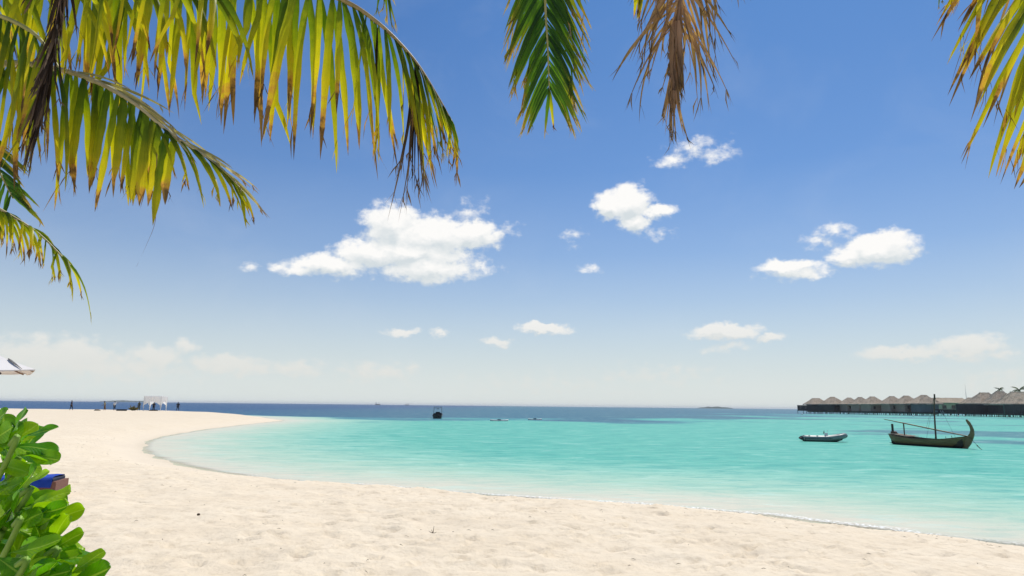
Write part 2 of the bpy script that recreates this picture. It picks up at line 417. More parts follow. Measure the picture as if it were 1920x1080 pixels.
# ripple streaks: darker and paler wave contrast painted into the colour
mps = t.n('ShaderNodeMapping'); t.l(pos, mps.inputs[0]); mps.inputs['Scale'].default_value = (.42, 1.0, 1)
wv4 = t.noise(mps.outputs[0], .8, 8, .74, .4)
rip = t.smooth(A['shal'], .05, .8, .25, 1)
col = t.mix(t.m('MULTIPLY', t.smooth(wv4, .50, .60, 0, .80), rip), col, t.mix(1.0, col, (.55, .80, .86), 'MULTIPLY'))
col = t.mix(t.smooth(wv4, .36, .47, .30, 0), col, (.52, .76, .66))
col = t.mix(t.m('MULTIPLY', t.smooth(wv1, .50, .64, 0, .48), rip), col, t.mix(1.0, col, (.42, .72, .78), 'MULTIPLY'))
dif = t.n('ShaderNodeBsdfDiffuse'); t.l(col, dif.inputs[0])
gl = t.n('ShaderNodeBsdfGlossy'); gl.inputs['Roughness'].default_value = .22
bp = t.n('ShaderNodeBump'); bp.inputs['Strength'].default_value = 1.0; bp.inputs['Distance'].default_value = .10
wh = t.m('MULTIPLY_ADD', wv2, 1.5, wv1); t.l(wh, bp.inputs['Height'])
t.l(bp.outputs[0], gl.inputs['Normal'])
bp2 = t.n('ShaderNodeBump'); bp2.inputs['Strength'].default_value = .45; bp2.inputs['Distance'].default_value = .10
t.l(wh, bp2.inputs['Height']); t.l(bp2.outputs[0], dif.inputs['Normal'])
fr = t.n('ShaderNodeFresnel'); fr.inputs[0].default_value = 1.33; t.l(bp.outputs[0], fr.inputs['Normal'])
mx = t.n('ShaderNodeMixShader'); t.l(t.m('MINIMUM', t.m('MULTIPLY', fr.outputs[0], .42), .20), mx.inputs[0])
t.l(dif.outputs[0], mx.inputs[1]); t.l(gl.outputs[0], mx.inputs[2])
# clear film over the sand at the edge, with a broken line painting in sun sparkle and foam
trn = t.n('ShaderNodeBsdfTransparent'); trn.inputs[0].default_value = (.90, .97, .94, 1)
dn = t.m('MULTIPLY_ADD', t.m('SUBTRACT', wv2, .5), 1.6, A['depth'])
opa = t.smooth(t.m('MULTIPLY_ADD', t.m('SUBTRACT', wv2, .5), .8, A['depth']), -.1, .8, .2, 1.0)
mx2 = t.n('ShaderNodeMixShader'); t.l(opa, mx2.inputs[0]); t.l(trn.outputs[0], mx2.inputs[1]); t.l(mx.outputs[0], mx2.inputs[2])
foam_sparkle = t.n('ShaderNodeBsdfDiffuse'); foam_sparkle.inputs[0].default_value = (.86, .87, .85, 1)
fl = t.m('MULTIPLY', t.smooth(t.m('ABSOLUTE', t.m('SUBTRACT', t.m('MULTIPLY_ADD', wv2, 1.3, A['depth']), 1.15)), .03, .34, 1, 0), t.smooth(t.noise(pos, 10, 4, .7), .47, .58))
spx = t.n('ShaderNodeSeparateXYZ'); t.l(pos, spx.inputs[0])
fl = t.m('MULTIPLY', fl, t.smooth(t.noise(pos, .23, 3, .6), .34, .48, .35, 1))
fl = t.m('MULTIPLY', fl, t.smooth(spx.outputs[0], -16, 2, .12, 1))
mx3 = t.n('ShaderNodeMixShader'); t.l(fl, mx3.inputs[0]); t.l(mx2.outputs[0], mx3.inputs[1]); t.l(foam_sparkle.outputs[0], mx3.inputs[2])
t.l(mx3.outputs[0], out.inputs[0])
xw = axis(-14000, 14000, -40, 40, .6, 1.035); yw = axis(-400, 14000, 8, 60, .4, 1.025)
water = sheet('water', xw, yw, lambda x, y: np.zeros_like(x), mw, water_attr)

# ------------------------------------------------------------------ haze
HZ = bpy.data.materials.new('haze'); HZ.use_nodes = True; t = NT(HZ.node_tree); HZ.node_tree.nodes.clear()
o_ = t.n('ShaderNodeOutputMaterial'); pv = t.n('ShaderNodeVolumePrincipled'); pv.inputs['Color'].default_value = (.9, .95, 1, 1)
pv.inputs['Density'].default_value = .00008; pv.inputs['Anisotropy'].default_value = 0.0; t.l(pv.outputs[0], o_.inputs['Volume'])
hz = MB().box((0, 6900, 8.5), (28600, 15000, 27.2)).build('haze', HZ); tag(hz, kind='stuff')

# ------------------------------------------------------------------ far islands and ships
M_isl = mat('island_trees', (.030, .060, .035), .9, .1, vscale=.02, var=.4)
def island(px, w_px, h_px, Y, name='island'):
    base = at(px, 760, Y); n = 60; wid = w_px/FPX*Y; H = h_px/FPX*Y
    r_ = []
    for i in range(n+1):
        u = i/n*2-1; h = H*(1-abs(u)**2.2)**.7*(.72+.45*mnoise.noise(Vector((i*.31, px, 0)))+.12*mnoise.noise(Vector((i*1.3, px, 4))))
        if abs(u) > .985: h = .3
        dep = wid*.22*math.sqrt(max(0, 1-u*u))+4
        r_.append([Vector((u*wid/2, -dep, -1)), Vector((u*wid/2, -dep*.8, h*.8)), Vector((u*wid/2, 0, h)), Vector((u*wid/2, dep*.8, h*.8)), Vector((u*wid/2, dep, -1))])
    m = MB(); m.loft(r_, closed=False); o = m.build(name, M_isl); o.location = (base.x, Y, 0); tag(o, kind='structure'); return o
island(1341, 66, 3.8, 5200)
island(242, 110, 3.2, 6500)
M_ship = mat('ship_paint', (.10, .11, .13), .6); M_shipw = mat('ship_white', (.5, .5, .5), .5)
def ship(px, s, lab, Y=3300, flip=1):
    p = at(px, 760, Y); r = empty('cargo_ship', (p.x, Y, 0), 0, lab, 'ship')
    m = MB(); L = s*Y/FPX
    m.loft([[(flip*x*L, -w_*L, z0*L), (flip*x*L, -w_*L, z1*L), (flip*x*L, w_*L, z1*L), (flip*x*L, w_*L, z0*L)] for x, w_, z0, z1 in
            [(-.5, .06, 0, .22), (-.3, .09, 0, .2), (.3, .09, 0, .2), (.5, .01, 0, .3)]], cap=True); m.build('hull', M_ship, r)
    m = MB(); m.box((-flip*.34*L, 0, .38*L), (.16*L, .14*L, .36*L)); m.build('wheelhouse', M_shipw, r)
    m = MB(); m.tube([(flip*.12*L, 0, .2*L), (flip*.12*L, 0, .62*L)], .02*L, 5); m.tube([(flip*.12*L, 0, .5*L), (flip*.34*L, 0, .34*L)], .015*L, 5); m.build('crane', M_ship, r)
ship(708, 8.5, 'small dark ship on the horizon, left one of the two'); ship(763, 6.5, 'small dark ship on the horizon, right one of the two', flip=-1)

# ------------------------------------------------------------------ overwater villas
def thatch_mat(name, a, b_):
    m = bpy.data.materials.new(name); m.use_nodes = True; t = NT(m.node_tree); bs = m.node_tree.nodes['Principled BSDF']
    tc = t.n('ShaderNodeTexCoord'); mp = t.n('ShaderNodeMapping'); t.l(tc.outputs['Object'], mp.inputs[0]); mp.inputs['Scale'].default_value = (1, 1, .22)
    n_ = t.noise(mp.outputs[0], 2.6, 5, .7); n2_ = t.noise(tc.outputs['Object'], .35, 4, .6)
    c_ = t.mix(t.smooth(n_, .35, .68), a, b_); c_ = t.mix(t.smooth(n2_, .45, .7, 0, .5), c_, tuple(v*.62 for v in a))
    t.l(c_, bs.inputs['Base Color']); bs.inputs['Roughness'].default_value = .95; bs.inputs['Specular IOR Level'].default_value = .05
    bp = t.n('ShaderNodeBump'); bp.inputs['Distance'].default_value = .4; bp.inputs['Strength'].default_value = .9; t.l(n_, bp.inputs['Height']); t.l(bp.outputs[0], bs.inputs['Normal'])
    return m
M_th = thatch_mat('thatch', (.34, .27, .20), (.58, .48, .37)); M_th2 = thatch_mat('hall_thatch', (.36, .29, .21), (.50, .42, .32))  # second thatch, for the long hall, has a narrower tone range
M_wall = mat('villa_timber', (.32, .25, .21), .8, stretch=(1, 1, 6), vscale=1.2, var=.3)
M_dark = mat('dark_timber', (.040, .037, .038), .8, vscale=1.0, var=.35, stretch=(3, 3, .3))
M_grey = mat('weathered_boards', (.13, .18, .19), .7, vscale=.8, stretch=(4, 4, .3), var=.14)
M_pale = mat('pale_plaster', (.46, .45, .33), .8, vscale=.6)
M_deck = mat('wet_deck_timber', (.045, .062, .055), .7, vscale=1)
M_white = mat('white_paint', (.72, .72, .70), .5, var=.06)
M_win = mat('dark_window', (.01, .012, .014), .15, .5)
M_green = mat('algae_timber', (.055, .125, .10), .8, vscale=1.2, var=.4)

def hip_roof(wd, dp, ridge, h, over, lift, seed, name='roof'):
    """thatch hip roof with a soft flare and shaggy eaves; eave at z=0"""
    m = MB(); rr = random.Random(seed); rings = []
    N = 11
    def ring(sx, sy, z, jit):
        pts = []
        for (ax, ay), (bx, by) in (((-1, -1), (1, -1)), ((1, -1), (1, 1)), ((1, 1), (-1, 1)), ((-1, 1), (-1, -1))):
            for k in range(N):
                u = k/N; x = ax+(bx-ax)*u; y = ay+(by-ay)*u
                pts.append(Vector((x*sx+rr.uniform(-jit, jit)*.5, y*sy+rr.uniform(-jit, jit)*.5, z+rr.uniform(-jit, jit))))
        return pts
    a, b_ = wd/2, dp/2
    rings.append(ring(a*.93, b_*.93, -.12, .02)); rings.append(ring(a, b_, -h*.10, h*.035)); rings.append(ring(a*.995, b_*.995, h*.03, .03))
    for u in (.2, .4, .6, .8, .93, 1.0):
        s = u**.97 if u < 1 else 1
        sx = a + (ridge/2 - a)*s; sy = b_ + (.25 - b_)*s
        rings.append(ring(max(sx, .25), max(sy, .22), h*u, h*.028))
    m.loft(rings, cap=True); return m
def villa(px, wpx, ridge_px, top, eave, base, Y, lab, roofm=None, wallm=None, rz=0, wall_frac=.74, seed=1, deck=True, windows=2, door=False, dscale=.8, group='thatched villas standing over the lagoon'):
    s = Y/FPX; wd = wpx*s
    pc = at(px, base, Y); hor = at(px, eave, Y).z; tz = at(px, top, Y).z
    root = empty('overwater_villa', (pc.x, Y, 0), rz, lab, 'villa', group)
    eh = hor; dp = wd*dscale
    ridge_px *= 1.25; r_ = hip_roof(wd*1.04, dp, ridge_px*s, tz-eh, 0, 0, seed).build('roof', roofm or M_th, root); r_.location = (0, 0, eh)
    cap = MB(); rw = ridge_px*s/2
    n = 9; cap.tube([(-rw-.2+(2*rw+.4)*i/n, 0, tz-eh+.02+.06*math.sin(i*2.3+seed)) for i in range(n+1)], [.16+.05*math.sin(i*1.7+seed) for i in range(n+1)], 7)
    cap.build('ridge_cap', roofm or M_th, r_, True)
    fl = 1.9; ww, wdp = wd*wall_frac, dp*wall_frac
    wl = MB().box((0, 0, (eh+fl)/2+.15), (ww, wdp, eh-fl+.3)).build('wall', wallm or M_wall, root)
    for k in range(windows):
        wx = -ww/2 + ww*(k+.5)/windows + .3*math.sin(seed+k)
        wz = fl+(eh-fl)*.55
        f = MB(); W2, H2 = ww*.16, (eh-fl)*.42
        f.box((wx, -wdp/2-.05, wz+H2/2), (W2+.16, .12, .1)); f.box((wx, -wdp/2-.05, wz-H2/2), (W2+.16, .12, .1))
        f.box((wx-W2/2, -wdp/2-.05, wz), (.1, .12, H2-.1)); f.box((wx+W2/2, -wdp/2-.05, wz), (.1, .12, H2-.1))
        fr_ = f.build('window', wallm or M_wall, root)
        MB().box((wx, -wdp/2-.012, wz), (W2-.1, .02, H2-.1)).build('pane', M_win, fr_)
    if deck:
        MB().box((0, 0, 1.3), (ww*.96, wdp*.96, .8)).build('lattice_skirt', M_green, root)
        MB().box((0, -dp*.12, fl-.14), (wd*.92, dp*1.05, .25)).build('deck', M_deck, root)
        for i in range(5):
            for j in range(3):
                MB().tube([(-wd*.42+wd*.84*i/4, -dp*.58+dp*.9*j/2, -1.5), (-wd*.42+wd*.84*i/4, -dp*.58+dp*.9*j/2, fl-.27)], .15, 6).build('stilt', M_green, root)
        # bathing steps and a small sun terrace
        st = MB(); sx = wd*.32
        for k in range(6): st.box((sx, -dp*.66-.26*k, fl-.3-.3*k), (1.1, .24, .06))
        for q in (-.6, .6): st.tube([(sx+q, -dp*.63, fl+.9), (sx+q, -dp*.66-1.5, -.3)], .05, 5); st.tube([(sx+q, -dp*.63, fl-.1), (sx+q, -dp*.63, fl+.9)], .05, 5)
        st.build('steps', M_white, root)
        sc = MB().box((wd*.10, -dp*.60, fl+.45), (wd*.16, .06, .9)); sc.build('privacy_screen', M_grey, root)
    return root
# far to near
villa(1532, 36, 12, 747, 758, 775.5, 455, 'sagging pale villa farthest left in the row over the water', M_th2 if False else M_th, M_dark, R(12), seed=3, windows=1)
villa(1563, 40, 7, 744.5, 758, 775.5, 440, 'second villa from the left, behind the long dark screen', None, M_dark, R(14), seed=4, windows=1)
villa(1594, 34, 6, 746, 758, 776, 432, 'small villa with ragged pale thatch, third from the left of the row', M_th2 if False else M_th, M_wall, R(12), seed=5)
villa(1615, 34, 6, 745, 758, 776, 420, 'narrow grey thatched villa, fourth from the left of the row', None, M_wall, R(14), seed=6)
villa(1638, 42, 7, 744, 758, 776.5, 405, 'villa with an open dark doorway, fifth from the left of the row', None, M_wall, R(12), seed=7)
villa(1675, 40, 7.5, 743.3, 757.5, 777, 395, 'sixth villa from the left, left of the two identical grey peaks before the mast', None, M_wall, R(10), seed=8)
villa(1702, 41, 8, 742.3, 757.5, 777, 388, 'seventh villa from the left, just left of the villa with blue grey boards', None, M_wall, R(10), seed=9)
v8 = villa(1735, 47, 8, 741, 757, 777.5, 378, 'villa with a blue grey boarded front, just left of the boat mast', None, M_grey, R(4), seed=10, windows=0)
villa(1779, 64, 42, 746.5, 755.5, 777, 420, 'long low hall with even-toned thatch and pale walls behind the mast', M_th2, M_pale, R(-4), seed=11, windows=3)
villa(1822, 30, 7, 746, 757, 778, 385, 'small villa with a low hip roof beside the radio mast', None, M_dark, R(8), seed=12, windows=1)
villa(1850, 54, 15, 736.5, 757, 779.5, 362, 'tall villa with a broad flat ridge, right of the radio mast', None, M_dark, R(8), seed=13)
villa(1880, 52, 12, 734, 757.5, 780, 350, 'tall villa second from the right edge of the row', None, M_dark, R(8), seed=14)
villa(1915, 72, 26, 735, 758, 781, 335, 'large villa cut by the right edge of the picture', None, M_dark, R(6), seed=15)
def screen(px0, px1, y0, y1, Y, lab, n, m_=None):
    a, b_ = at(px0, y1, Y), at(px1, y1, Y); L = b_.x-a.x; z1 = at((px0+px1)/2, y0, Y).z; z0 = at((px0+px1)/2, y1, Y).z
    r = empty('timber_screen', (a.x, Y, 0), 0, lab, 'fence', 'dark screens along the villa terraces')
    for k in range(n):
        w_ = L/n
        MB().box((w_*(k+.5), 0, (z0+z1)/2+.04*math.sin(k*3.1)), (w_-.05, .09, z1-z0)).build('board', m_ or M_dark, r)
    for k in range(0, n+1, 4):
        MB().tube([(L*k/n, .15, -1.5), (L*k/n, .15, z1+.1)], .14, 6).build('post', M_green, r)
    MB().box((L/2, .5, z0-.12), (L, 1.4, .18)).build('walkway', M_deck, r)
screen(1496, 1564, 760, 770, 425, 'long dark boarded screen on stilts at the left end of the villa row', 26)
screen(1794, 1880, 758, 775.5, 352, 'dark boarded terrace screen below the villas right of the mast', 22)
screen(1884, 1960, 759, 777, 326, 'dark boarded terrace screen at the right edge of the picture', 20)
screen(1752, 1796, 767.5, 774, 372, 'low dark screen in front of the long pale hall', 14)
for (px, py, bl) in ((1504, 776, 'white mooring buoy below the long dark screen, leftmost of the buoys'), (1689, 779, 'white mooring buoy below the middle of the villa row, left of the blue grey villa'),
        (1713, 781, 'white mooring buoy just left of the blue grey boarded villa'), (1781, 780, 'white mooring buoy close to the right of the boat mast'),
        (1797, 781, 'white mooring buoy below the pale hall, middle of three close together'), (1808, 779, 'white mooring buoy below the radio mast, rightmost of the buoys')):
    p = gnd(px, py, 0); m = MB(); m.ball((0, 0, .18), (.36, .36, .34), 10, 7); m.tube([(0, 0, .4), (0, 0, .62)], .07, 6)
    o = m.build('mooring_buoy', M_white, smooth=True); o.location = (p.x, min(p.y, 340), 0)
    if p.y > 340: o.location = (p.x*340/p.y, 340, 0)
    tag(o, bl, 'buoy', 'white buoys off the villas')
# radio mast
p = at(1812, 748, 400); r = empty('radio_mast', (p.x, 400, 0), 0, 'thin pale radio mast rising above the thatched roofs', 'mast')
zt = at(1812, 724, 400).z
M_metal = mat('galvanised_metal', (.30, .31, .32), .45, metal=.6)
MB().tube([(0, 0, -1), (0, 0, zt*.8)], [.16, .10], 6).build('pole', M_metal, r)
MB().tube([(0, 0, zt*.8), (.05, 0, zt+1.2)], [.07, .03], 5).build('antenna', M_metal, r)

# distant palms behind the villas
M_pl = leaf_mat('far_palm_leaf', [(0, (.05, .075, .02)), (.7, (.08, .10, .03)), (1, (.12, .10, .04))], .3, .6, speck=False)
M_tr = mat('palm_bark', (.16, .13, .10), .9, bump=.5, bscale=8, stretch=(1, 1, 8), var=.25)
def far_palm(px, py, Y, s, lab, seed):
    rr = random.Random(seed); top = at(px, py, Y); r = empty('palm_tree', (top.x, Y, 0), 0, lab, 'palm tree', 'palm trees behind the villas')
    MB().tube([(0.6, 0, -1), (.5, 0, top.z*.4), (.2, 0, top.z*.75), (0, 0, top.z)], [.3, .24, .2, .16], 8).build('trunk', M_tr, r, True)
    for k in range(15):
        a = 2*math.pi*k/15+rr.uniform(-.2, .2); e = rr.uniform(-.1, 1.1); L = s*rr.uniform(.8, 1.1); v = []; f = []
        d = Vector((math.cos(a)*math.cos(e), math.sin(a)*math.cos(e), math.sin(e))); p_ = Vector((0, 0, top.z)); side = Vector((-math.sin(a), math.cos(a), 0)); pts = [p_.copy()]
        for i in range(9): d = (d + Vector((0, 0, -.17))).normalized(); p_ = p_ + d*L/9; pts.append(p_.copy())
        m = MB(); m.tube(pts, [.06-.005*i for i in range(10)], 4)
        for i in range(1, 10):
            for sgn in (-1, 1):
                for h2 in (0, .5):
                    q = pts[i-1].lerp(pts[i], h2) if i else pts[i]; ll = L*.26*math.sin(math.pi*min(1, (i+1.5)/11))
                    tip = q + side*sgn*ll*.75 + Vector((0, 0, -ll*.6)) + (pts[i]-pts[i-1]).normalized()*ll*.4
                    ww = (pts[i]-pts[i-1]).normalized()*L*.028
                    m.add([q-ww, q+ww, tip], [(0, 1, 2)])
        m.build('frond', M_pl, r)
far_palm(1911, 731, 395, 5.2, 'bushy palm tree above the thatch at the right edge', 2)
far_palm(1874, 730, 405, 3.2, 'small palm crown poking over the tall villa roofs', 5)

# ------------------------------------------------------------------ sailing dhoni
M_hull = mat('oiled_hull_timber', (.125, .075, .030), .45, .35, vscale=3, stretch=(.5, 1, 5), var=.35, col2=(.23, .150, .065))
M_hd = mat('dark_hull_timber', (.035, .024, .018), .6, vscale=4)
M_in = mat('pale_deck_timber', (.42, .33, .25), .7, vscale=5, stretch=(1, 6, 1))
M_spar = mat('spar_timber', (.085, .048, .03), .5, vscale=4, stretch=(1, 1, .3)); M_yard = mat('yard_timber', (.40, .27, .15), .5, vscale=3)
M_rope = mat('rope', (.10, .09, .07), .9); M_bot = mat('black_bottom_paint', (.012, .010, .010), .5)
pb = gnd(1678, 832.5, 0); pe = gnd(1820, 841.5, 0)
DHX = 1
dh = empty('sailing_boat', (pb.x, pb.y, 0), math.atan2(pe.y-pb.y, pe.x-pb.x), 'wooden dhoni with lowered yard and tall curved prow moored in the lagoon', 'sailing boat')
dh.scale = (1.09, 1.04, .985)
# stations: x, sheer z, half beam, keel z
ST = [(-.20, .84, .40, .05), (0, .81, .50, -.06), (.5, .72, .64, -.14), (1.2, .64, .74, -.18), (2.0, .585, .80, -.20), (3.0, .565, .82, -.20), (3.9, .60, .76, -.20), (4.6, .68, .60, -.19), (5.15, .78, .40, -.16), (5.55, .86, .20, -.06), (5.85, .93, .05, .22)]
def section(x, zs, hb, zk, off=0, nz_=7):
    pts = []
    for sgn in (1, -1):
        rng = range(nz_+1) if sgn > 0 else range(nz_-1, -1, -1)
        for i in rng:
            u = i/nz_; z = zs + (zk-zs)*u; wv = (1-u**2.6)**.62 if u < 1 else 0
            step = .012*(1-(u*nz_ % 1))
            xx = x - (.28 if x < .01 else 0)*(-u) * (1 if x < .2 else 0)
            if x > 4.4: xx = x - (x-4.4)*.16*u*1.5
            pts.append(Vector((xx, -sgn*(hb*wv + off), z)))
    return pts
m = MB(); m.loft([section(*s) for s in ST], closed=False); m.add(section(*ST[0]), [tuple(range(len(section(*ST[0]))))]); hull = m.build('hull', M_hull, dh, True)
bpy.context.view_layer.update()
m = MB(); m.loft([[q*1.0 + Vector((0, (.004 if q.y > 0 else -.004), -.001)) for q in section(x, min(zs, .14), hb*(.985 if x < 5 else .9), zk)] for x, zs, hb, zk in ST[:-1]], closed=False); m.build('waterline_band', M_bot, hull, True)
for u in (.0, .17, .34, .52):        # strakes and the rubbing rail
    for sgn in (-1, 1):
        pts = []
        for x, zs, hb, zk in ST:
            z = zs+(zk-zs)*u; wv = (1-u**2.6)**.62; pts.append((x-((x-4.4)*.24*u if x > 4.4 else 0)+(.28*u if x < .01 else 0), sgn*(hb*wv+.012), z))
        MB().tube(pts, .026 if u == 0 else .010, 6).build('gunwale' if u == 0 else 'strake', M_hd if u == 0 else M_hull, hull, True)
# inner lining and floor
m = MB(); m.loft([[(x, -hb*.9, zs-.03), (x, -hb*.7, .12), (x, hb*.7, .12), (x, hb*.9, zs-.03)] for x, zs, hb, zk in ST[1:-1]], closed=False); m.build('floor', M_hd, dh)
# stern deck of boards
for k in range(6):
    x0 = -.16+.30*k; hb = .38+.07*min(k, 4)
    MB().box((x0+.14, 0, .875-.030*k), (.285, hb*2, .035)).build('deck_board', M_in, dh)
# prow stem
st = [(5.35, -.16), (5.62, .10), (5.85, .45), (6.02, .85), (6.16, 1.10), (6.20, 1.40), (6.13, 1.70), (6.00, 1.95), (5.86, 2.17)]
wdt = [.10, .15, .19, .20, .15, .105, .085, .10, .05]
rings = []
for i, ((x, z), w_) in enumerate(zip(st, wdt)):
    a, b2 = st[max(i-1, 0)], st[min(i+1, len(st)-1)]; tt = Vector((b2[0]-a[0], 0, b2[1]-a[1])).normalized(); nn = Vector((tt.z, 0, -tt.x))
    c_ = Vector((x, 0, z)); h_ = .055 if i < 6 else .045
    rings.append([c_+nn*w_+Vector((0, -h_, 0)), c_-nn*w_+Vector((0, -h_, 0)), c_-nn*w_+Vector((0, h_, 0)), c_+nn*w_+Vector((0, h_, 0))])
m = MB(); m.loft(rings, cap=True); m.build('prow', M_hull, dh)
# sternpost with a carved block
m = MB(); m.box((-.10, 0, 1.25), (.13, .10, .85)); m.build('sternpost', M_hd, dh)
m = MB(); m.loft([[(x, -.13, .86), (x, -.13, z), (x, .13, z), (x, .13, .86)] for x, z in ((-.20, 1.0), (-.16, 1.05), (.05, 1.08), (.16, 1.02), (.22, .90))], cap=True); m.build('rudder_head', M_spar, dh)
m = MB(); m.tube([(.98, -.1, .70), (.98, -.1, 1.77)], .045, 8); m.tube([(.92, -.1, 1.77), (1.04, -.1, 1.77)], .05, 6); m.build('boom_crutch', M_spar, dh, True)
m = MB(); m.tube([(3.44, 0, .1), (3.47, 0, 1.5), (3.52, 0, 2.9), (3.64, 0, 4.12)], [.062, .058, .05, .038], 9); mast = m.build('mast', M_spar, dh, True)
MB().tube([(3.64, 0, 3.72), (3.645, 0, 4.14)], .055, 8).build('mast_head', M_hd, mast)
m = MB(); m.tube([(-.72, -.12, 2.06), (.98, -.12, 1.79), (3.45, -.11, 1.36), (5.98, -.05, .92)], [.018, .030, .036, .024], 8); m.build('yard', M_yard, dh, True)
m = MB(); m.tube([(-.70, -.125, 2.035), (.98, -.13, 1.745), (3.45, -.125, 1.315), (5.9, -.06, .90)], [.01, .02, .024, .016], 6); m.build('furled_sail', M_spar, dh, True)
for a, b2 in (((3.62, 0, 4.0), (2.85, -.1, 1.46)), ((3.62, 0, 4.0), (5.2, -.35, .80)), ((3.62, 0, 4.0), (3.3, -.8, .6))):
    MB().tube([a, b2], .008, 4).build('stay', M_rope, dh)
for x, z in ((1.75, .60), (2.12, .58), (2.9, .57), (3.95, .62), (4.6, .70), (5.05, .78)):
    MB().tube([(x, -.72 if x < 4.2 else -.5, z-.08), (x-.05, -.70 if x < 4.2 else -.48, z+.15)], [.022, .016], 6).build('thole_pin', M_spar, dh)
for x in (1.7, 2.6, 4.1):
    MB().box((x, 0, .50), (.18, 1.35 if x < 4 else 1.2, .04)).build('thwart', M_in, dh)
m = MB(); m.tube([(5.95, -.1, .92), (6.25, -.12, .62), (6.55, -.15, .28), (6.9, -.2, -.05)], .014, 5); m.tube([(6.5, -.15, .30), (6.75, -.25, .10), (7.15, -.3, -.1)], .014, 5); m.ball((6.56, -.16, .27), .05, 8, 6); m.build('mooring_rope', M_rope, dh)

# ------------------------------------------------------------------ inflatable dinghy
M_tub = mat('grey_rubber_tube', (.20, .235, .225), .4, .35, vscale=2, var=.08); M_tubd = mat('dark_rubber_strip', (.03, .035, .038), .5)
M_fib = mat('dinghy_bottom', (.10, .16, .15), .35)
p0 = gnd(1508, 827, 0); p1 = gnd(1584, 829, 0)
dg = empty('inflatable_boat', (p0.x, p0.y, 0), math.atan2(p1.y-p0.y, p1.x-p0.x)+R(4), 'grey inflatable dinghy with steering wheel floating left of the wooden boat', 'dinghy')
dg.scale = (.93, .93, .93); L = 3.55; pts = []; rad = []
for i in range(33):
    u = i/32; s = abs(u*2-1)             # 1 at the stern ends, 0 at the bow
    side = -1 if u < .5 else 1
    x = L*(1-s)**.62 if s > .0 else L
    x = L*(1-s**1.9)**.8; y = side*.62*min(1, (s*2.6))**.6
    z = .30 + .30*max(0, (x/L-.45)/.55)**1.8
    pts.append(Vector((x, y, z))); rad.append(.235 if 0 < i < 32 else .235)
pts = [Vector((-.42, -.62, .26)), Vector((-.25, -.62, .27))] + pts + [Vector((-.25, .62, .27)), Vector((-.42, .62, .26))]
rad = [.02, .17] + rad + [.17, .02]
m = MB(); m.tube(pts, rad, 14); tb = m.build('tube', M_tub, dg, True)
for k in (0, 1):
    e = [Vector(q) for q in (pts[0:3] if k == 0 else pts[-3:][::-1])]
    MB().tube([e[0]-Vector((.02, 0, 0)), e[1], e[2]+Vector((.05, 0, 0))], [.025, .175, .242], 14).build('tube_cone', M_tubd, tb, True)
sp_ = [p_ + Vector((0, 0, 0)) for p_ in pts[2:-2]]
cen = Vector((L*.45, 0, 0)); rub = []
for q in sp_:
    d_ = Vector((q.x-min(q.x, L*.55), q.y, 0)); d_ = d_.normalized() if d_.length > .01 else Vector((1, 0, 0)); rub.append(q + d_*.232 + Vector((0, 0, -.02)))
MB().tube(rub, .03, 6).build('rubbing_strip', M_tubd, tb, True)
m = MB(); m.loft([[(x, -w_, .22+dz), (x, -w_*.6, -.02+dz), (x, 0, -.12+dz*.9), (x, w_*.6, -.02+dz), (x, w_, .22+dz)] for x, w_, dz in ((-.1, .55, 0), (1, .56, 0), (2, .55, .02), (2.8, .42, .12), (3.35, .12, .32))], closed=False); m.build('hull', M_fib, dg, True)
MB().box((-.02, 0, .33), (.06, 1.0, .42)).build('transom', M_tubd, dg)
m = MB(); m.box((1.95, 0, .52), (.30, .42, .55), top=.8); m.build('console', M_white, dg)
m = MB(); ww = [(1.76+.04*math.cos(a), .15*math.sin(a), .86+.15*math.cos(a)) for a in [2*math.pi*k/16 for k in range(17)]]; m.tube(ww, .017, 6, cap=False)
m.tube([(1.76, -.14, .86), (1.76, .14, .86)], .012, 5); m.tube([(1.78, 0, .86), (1.9, 0, .75)], .02, 5); m.build('steering_wheel', M_hd, dg, True)
m = MB(); m.tube([(2.05, .05, .78), (2.1, .05, 1.06)], .014, 5); m.ball((2.1, .05, 1.08), .03, 8, 6); m.build('stern_light', M_white, dg)
MB().box((1.25, 0, .45), (.30, .8, .06)).build('seat', M_tubd, dg)
MB().box((1.25, 0, .30), (.24, .5, .24)).build('seat_box', M_white, dg)
for x in (.4, 1.1, 1.8): MB().box((x, -.66, .54), (.14, .10, .03)).build('grab_handle', M_tubd, tb)

# ------------------------------------------------------------------ motor boat seen from astern
M_navy = mat('dark_gelcoat', (.018, .028, .034), .25, .5, vscale=2); M_alu = mat('aluminium_tube', (.25, .27, .30), .35, metal=.7); M_blk = mat('black_canvas', (.02, .02, .024), .8)
p0 = gnd(819.5, 785, 0)
mb_ = empty('motor_boat', (p0.x, p0.y, 0), R(3), 'dark motor boat with a tubular canopy frame seen from astern on the reef edge', 'motor boat')
rings = []
for y, hb, zs, zk in ((0, .95, .80, -.2), (1.5, 1.05, .82, -.28), (3.2, 1.0, .92, -.3), (4.6, .70, 1.06, -.2), (5.4, .32, 1.2, 0), (5.9, .03, 1.32, .6)):
    rings.append([Vector((-hb, y, zs)), Vector((-hb*1.02, y, zs-.22)), Vector((-hb*.86, y, .05)), Vector((0, y, zk)), Vector((hb*.86, y, .05)), Vector((hb*1.02, y, zs-.22)), Vector((hb, y, zs))])
m = MB(); m.loft(rings, closed=False); m.add(rings[0], [tuple(range(7))]); hl = m.build('hull', M_navy, mb_)
for sg in (0, -1): MB().tube([r_[sg]+Vector((.02*(1 if sg else -1), 0, 0)) for r_ in rings], .035, 6).build('rubbing_rail', M_alu, hl)
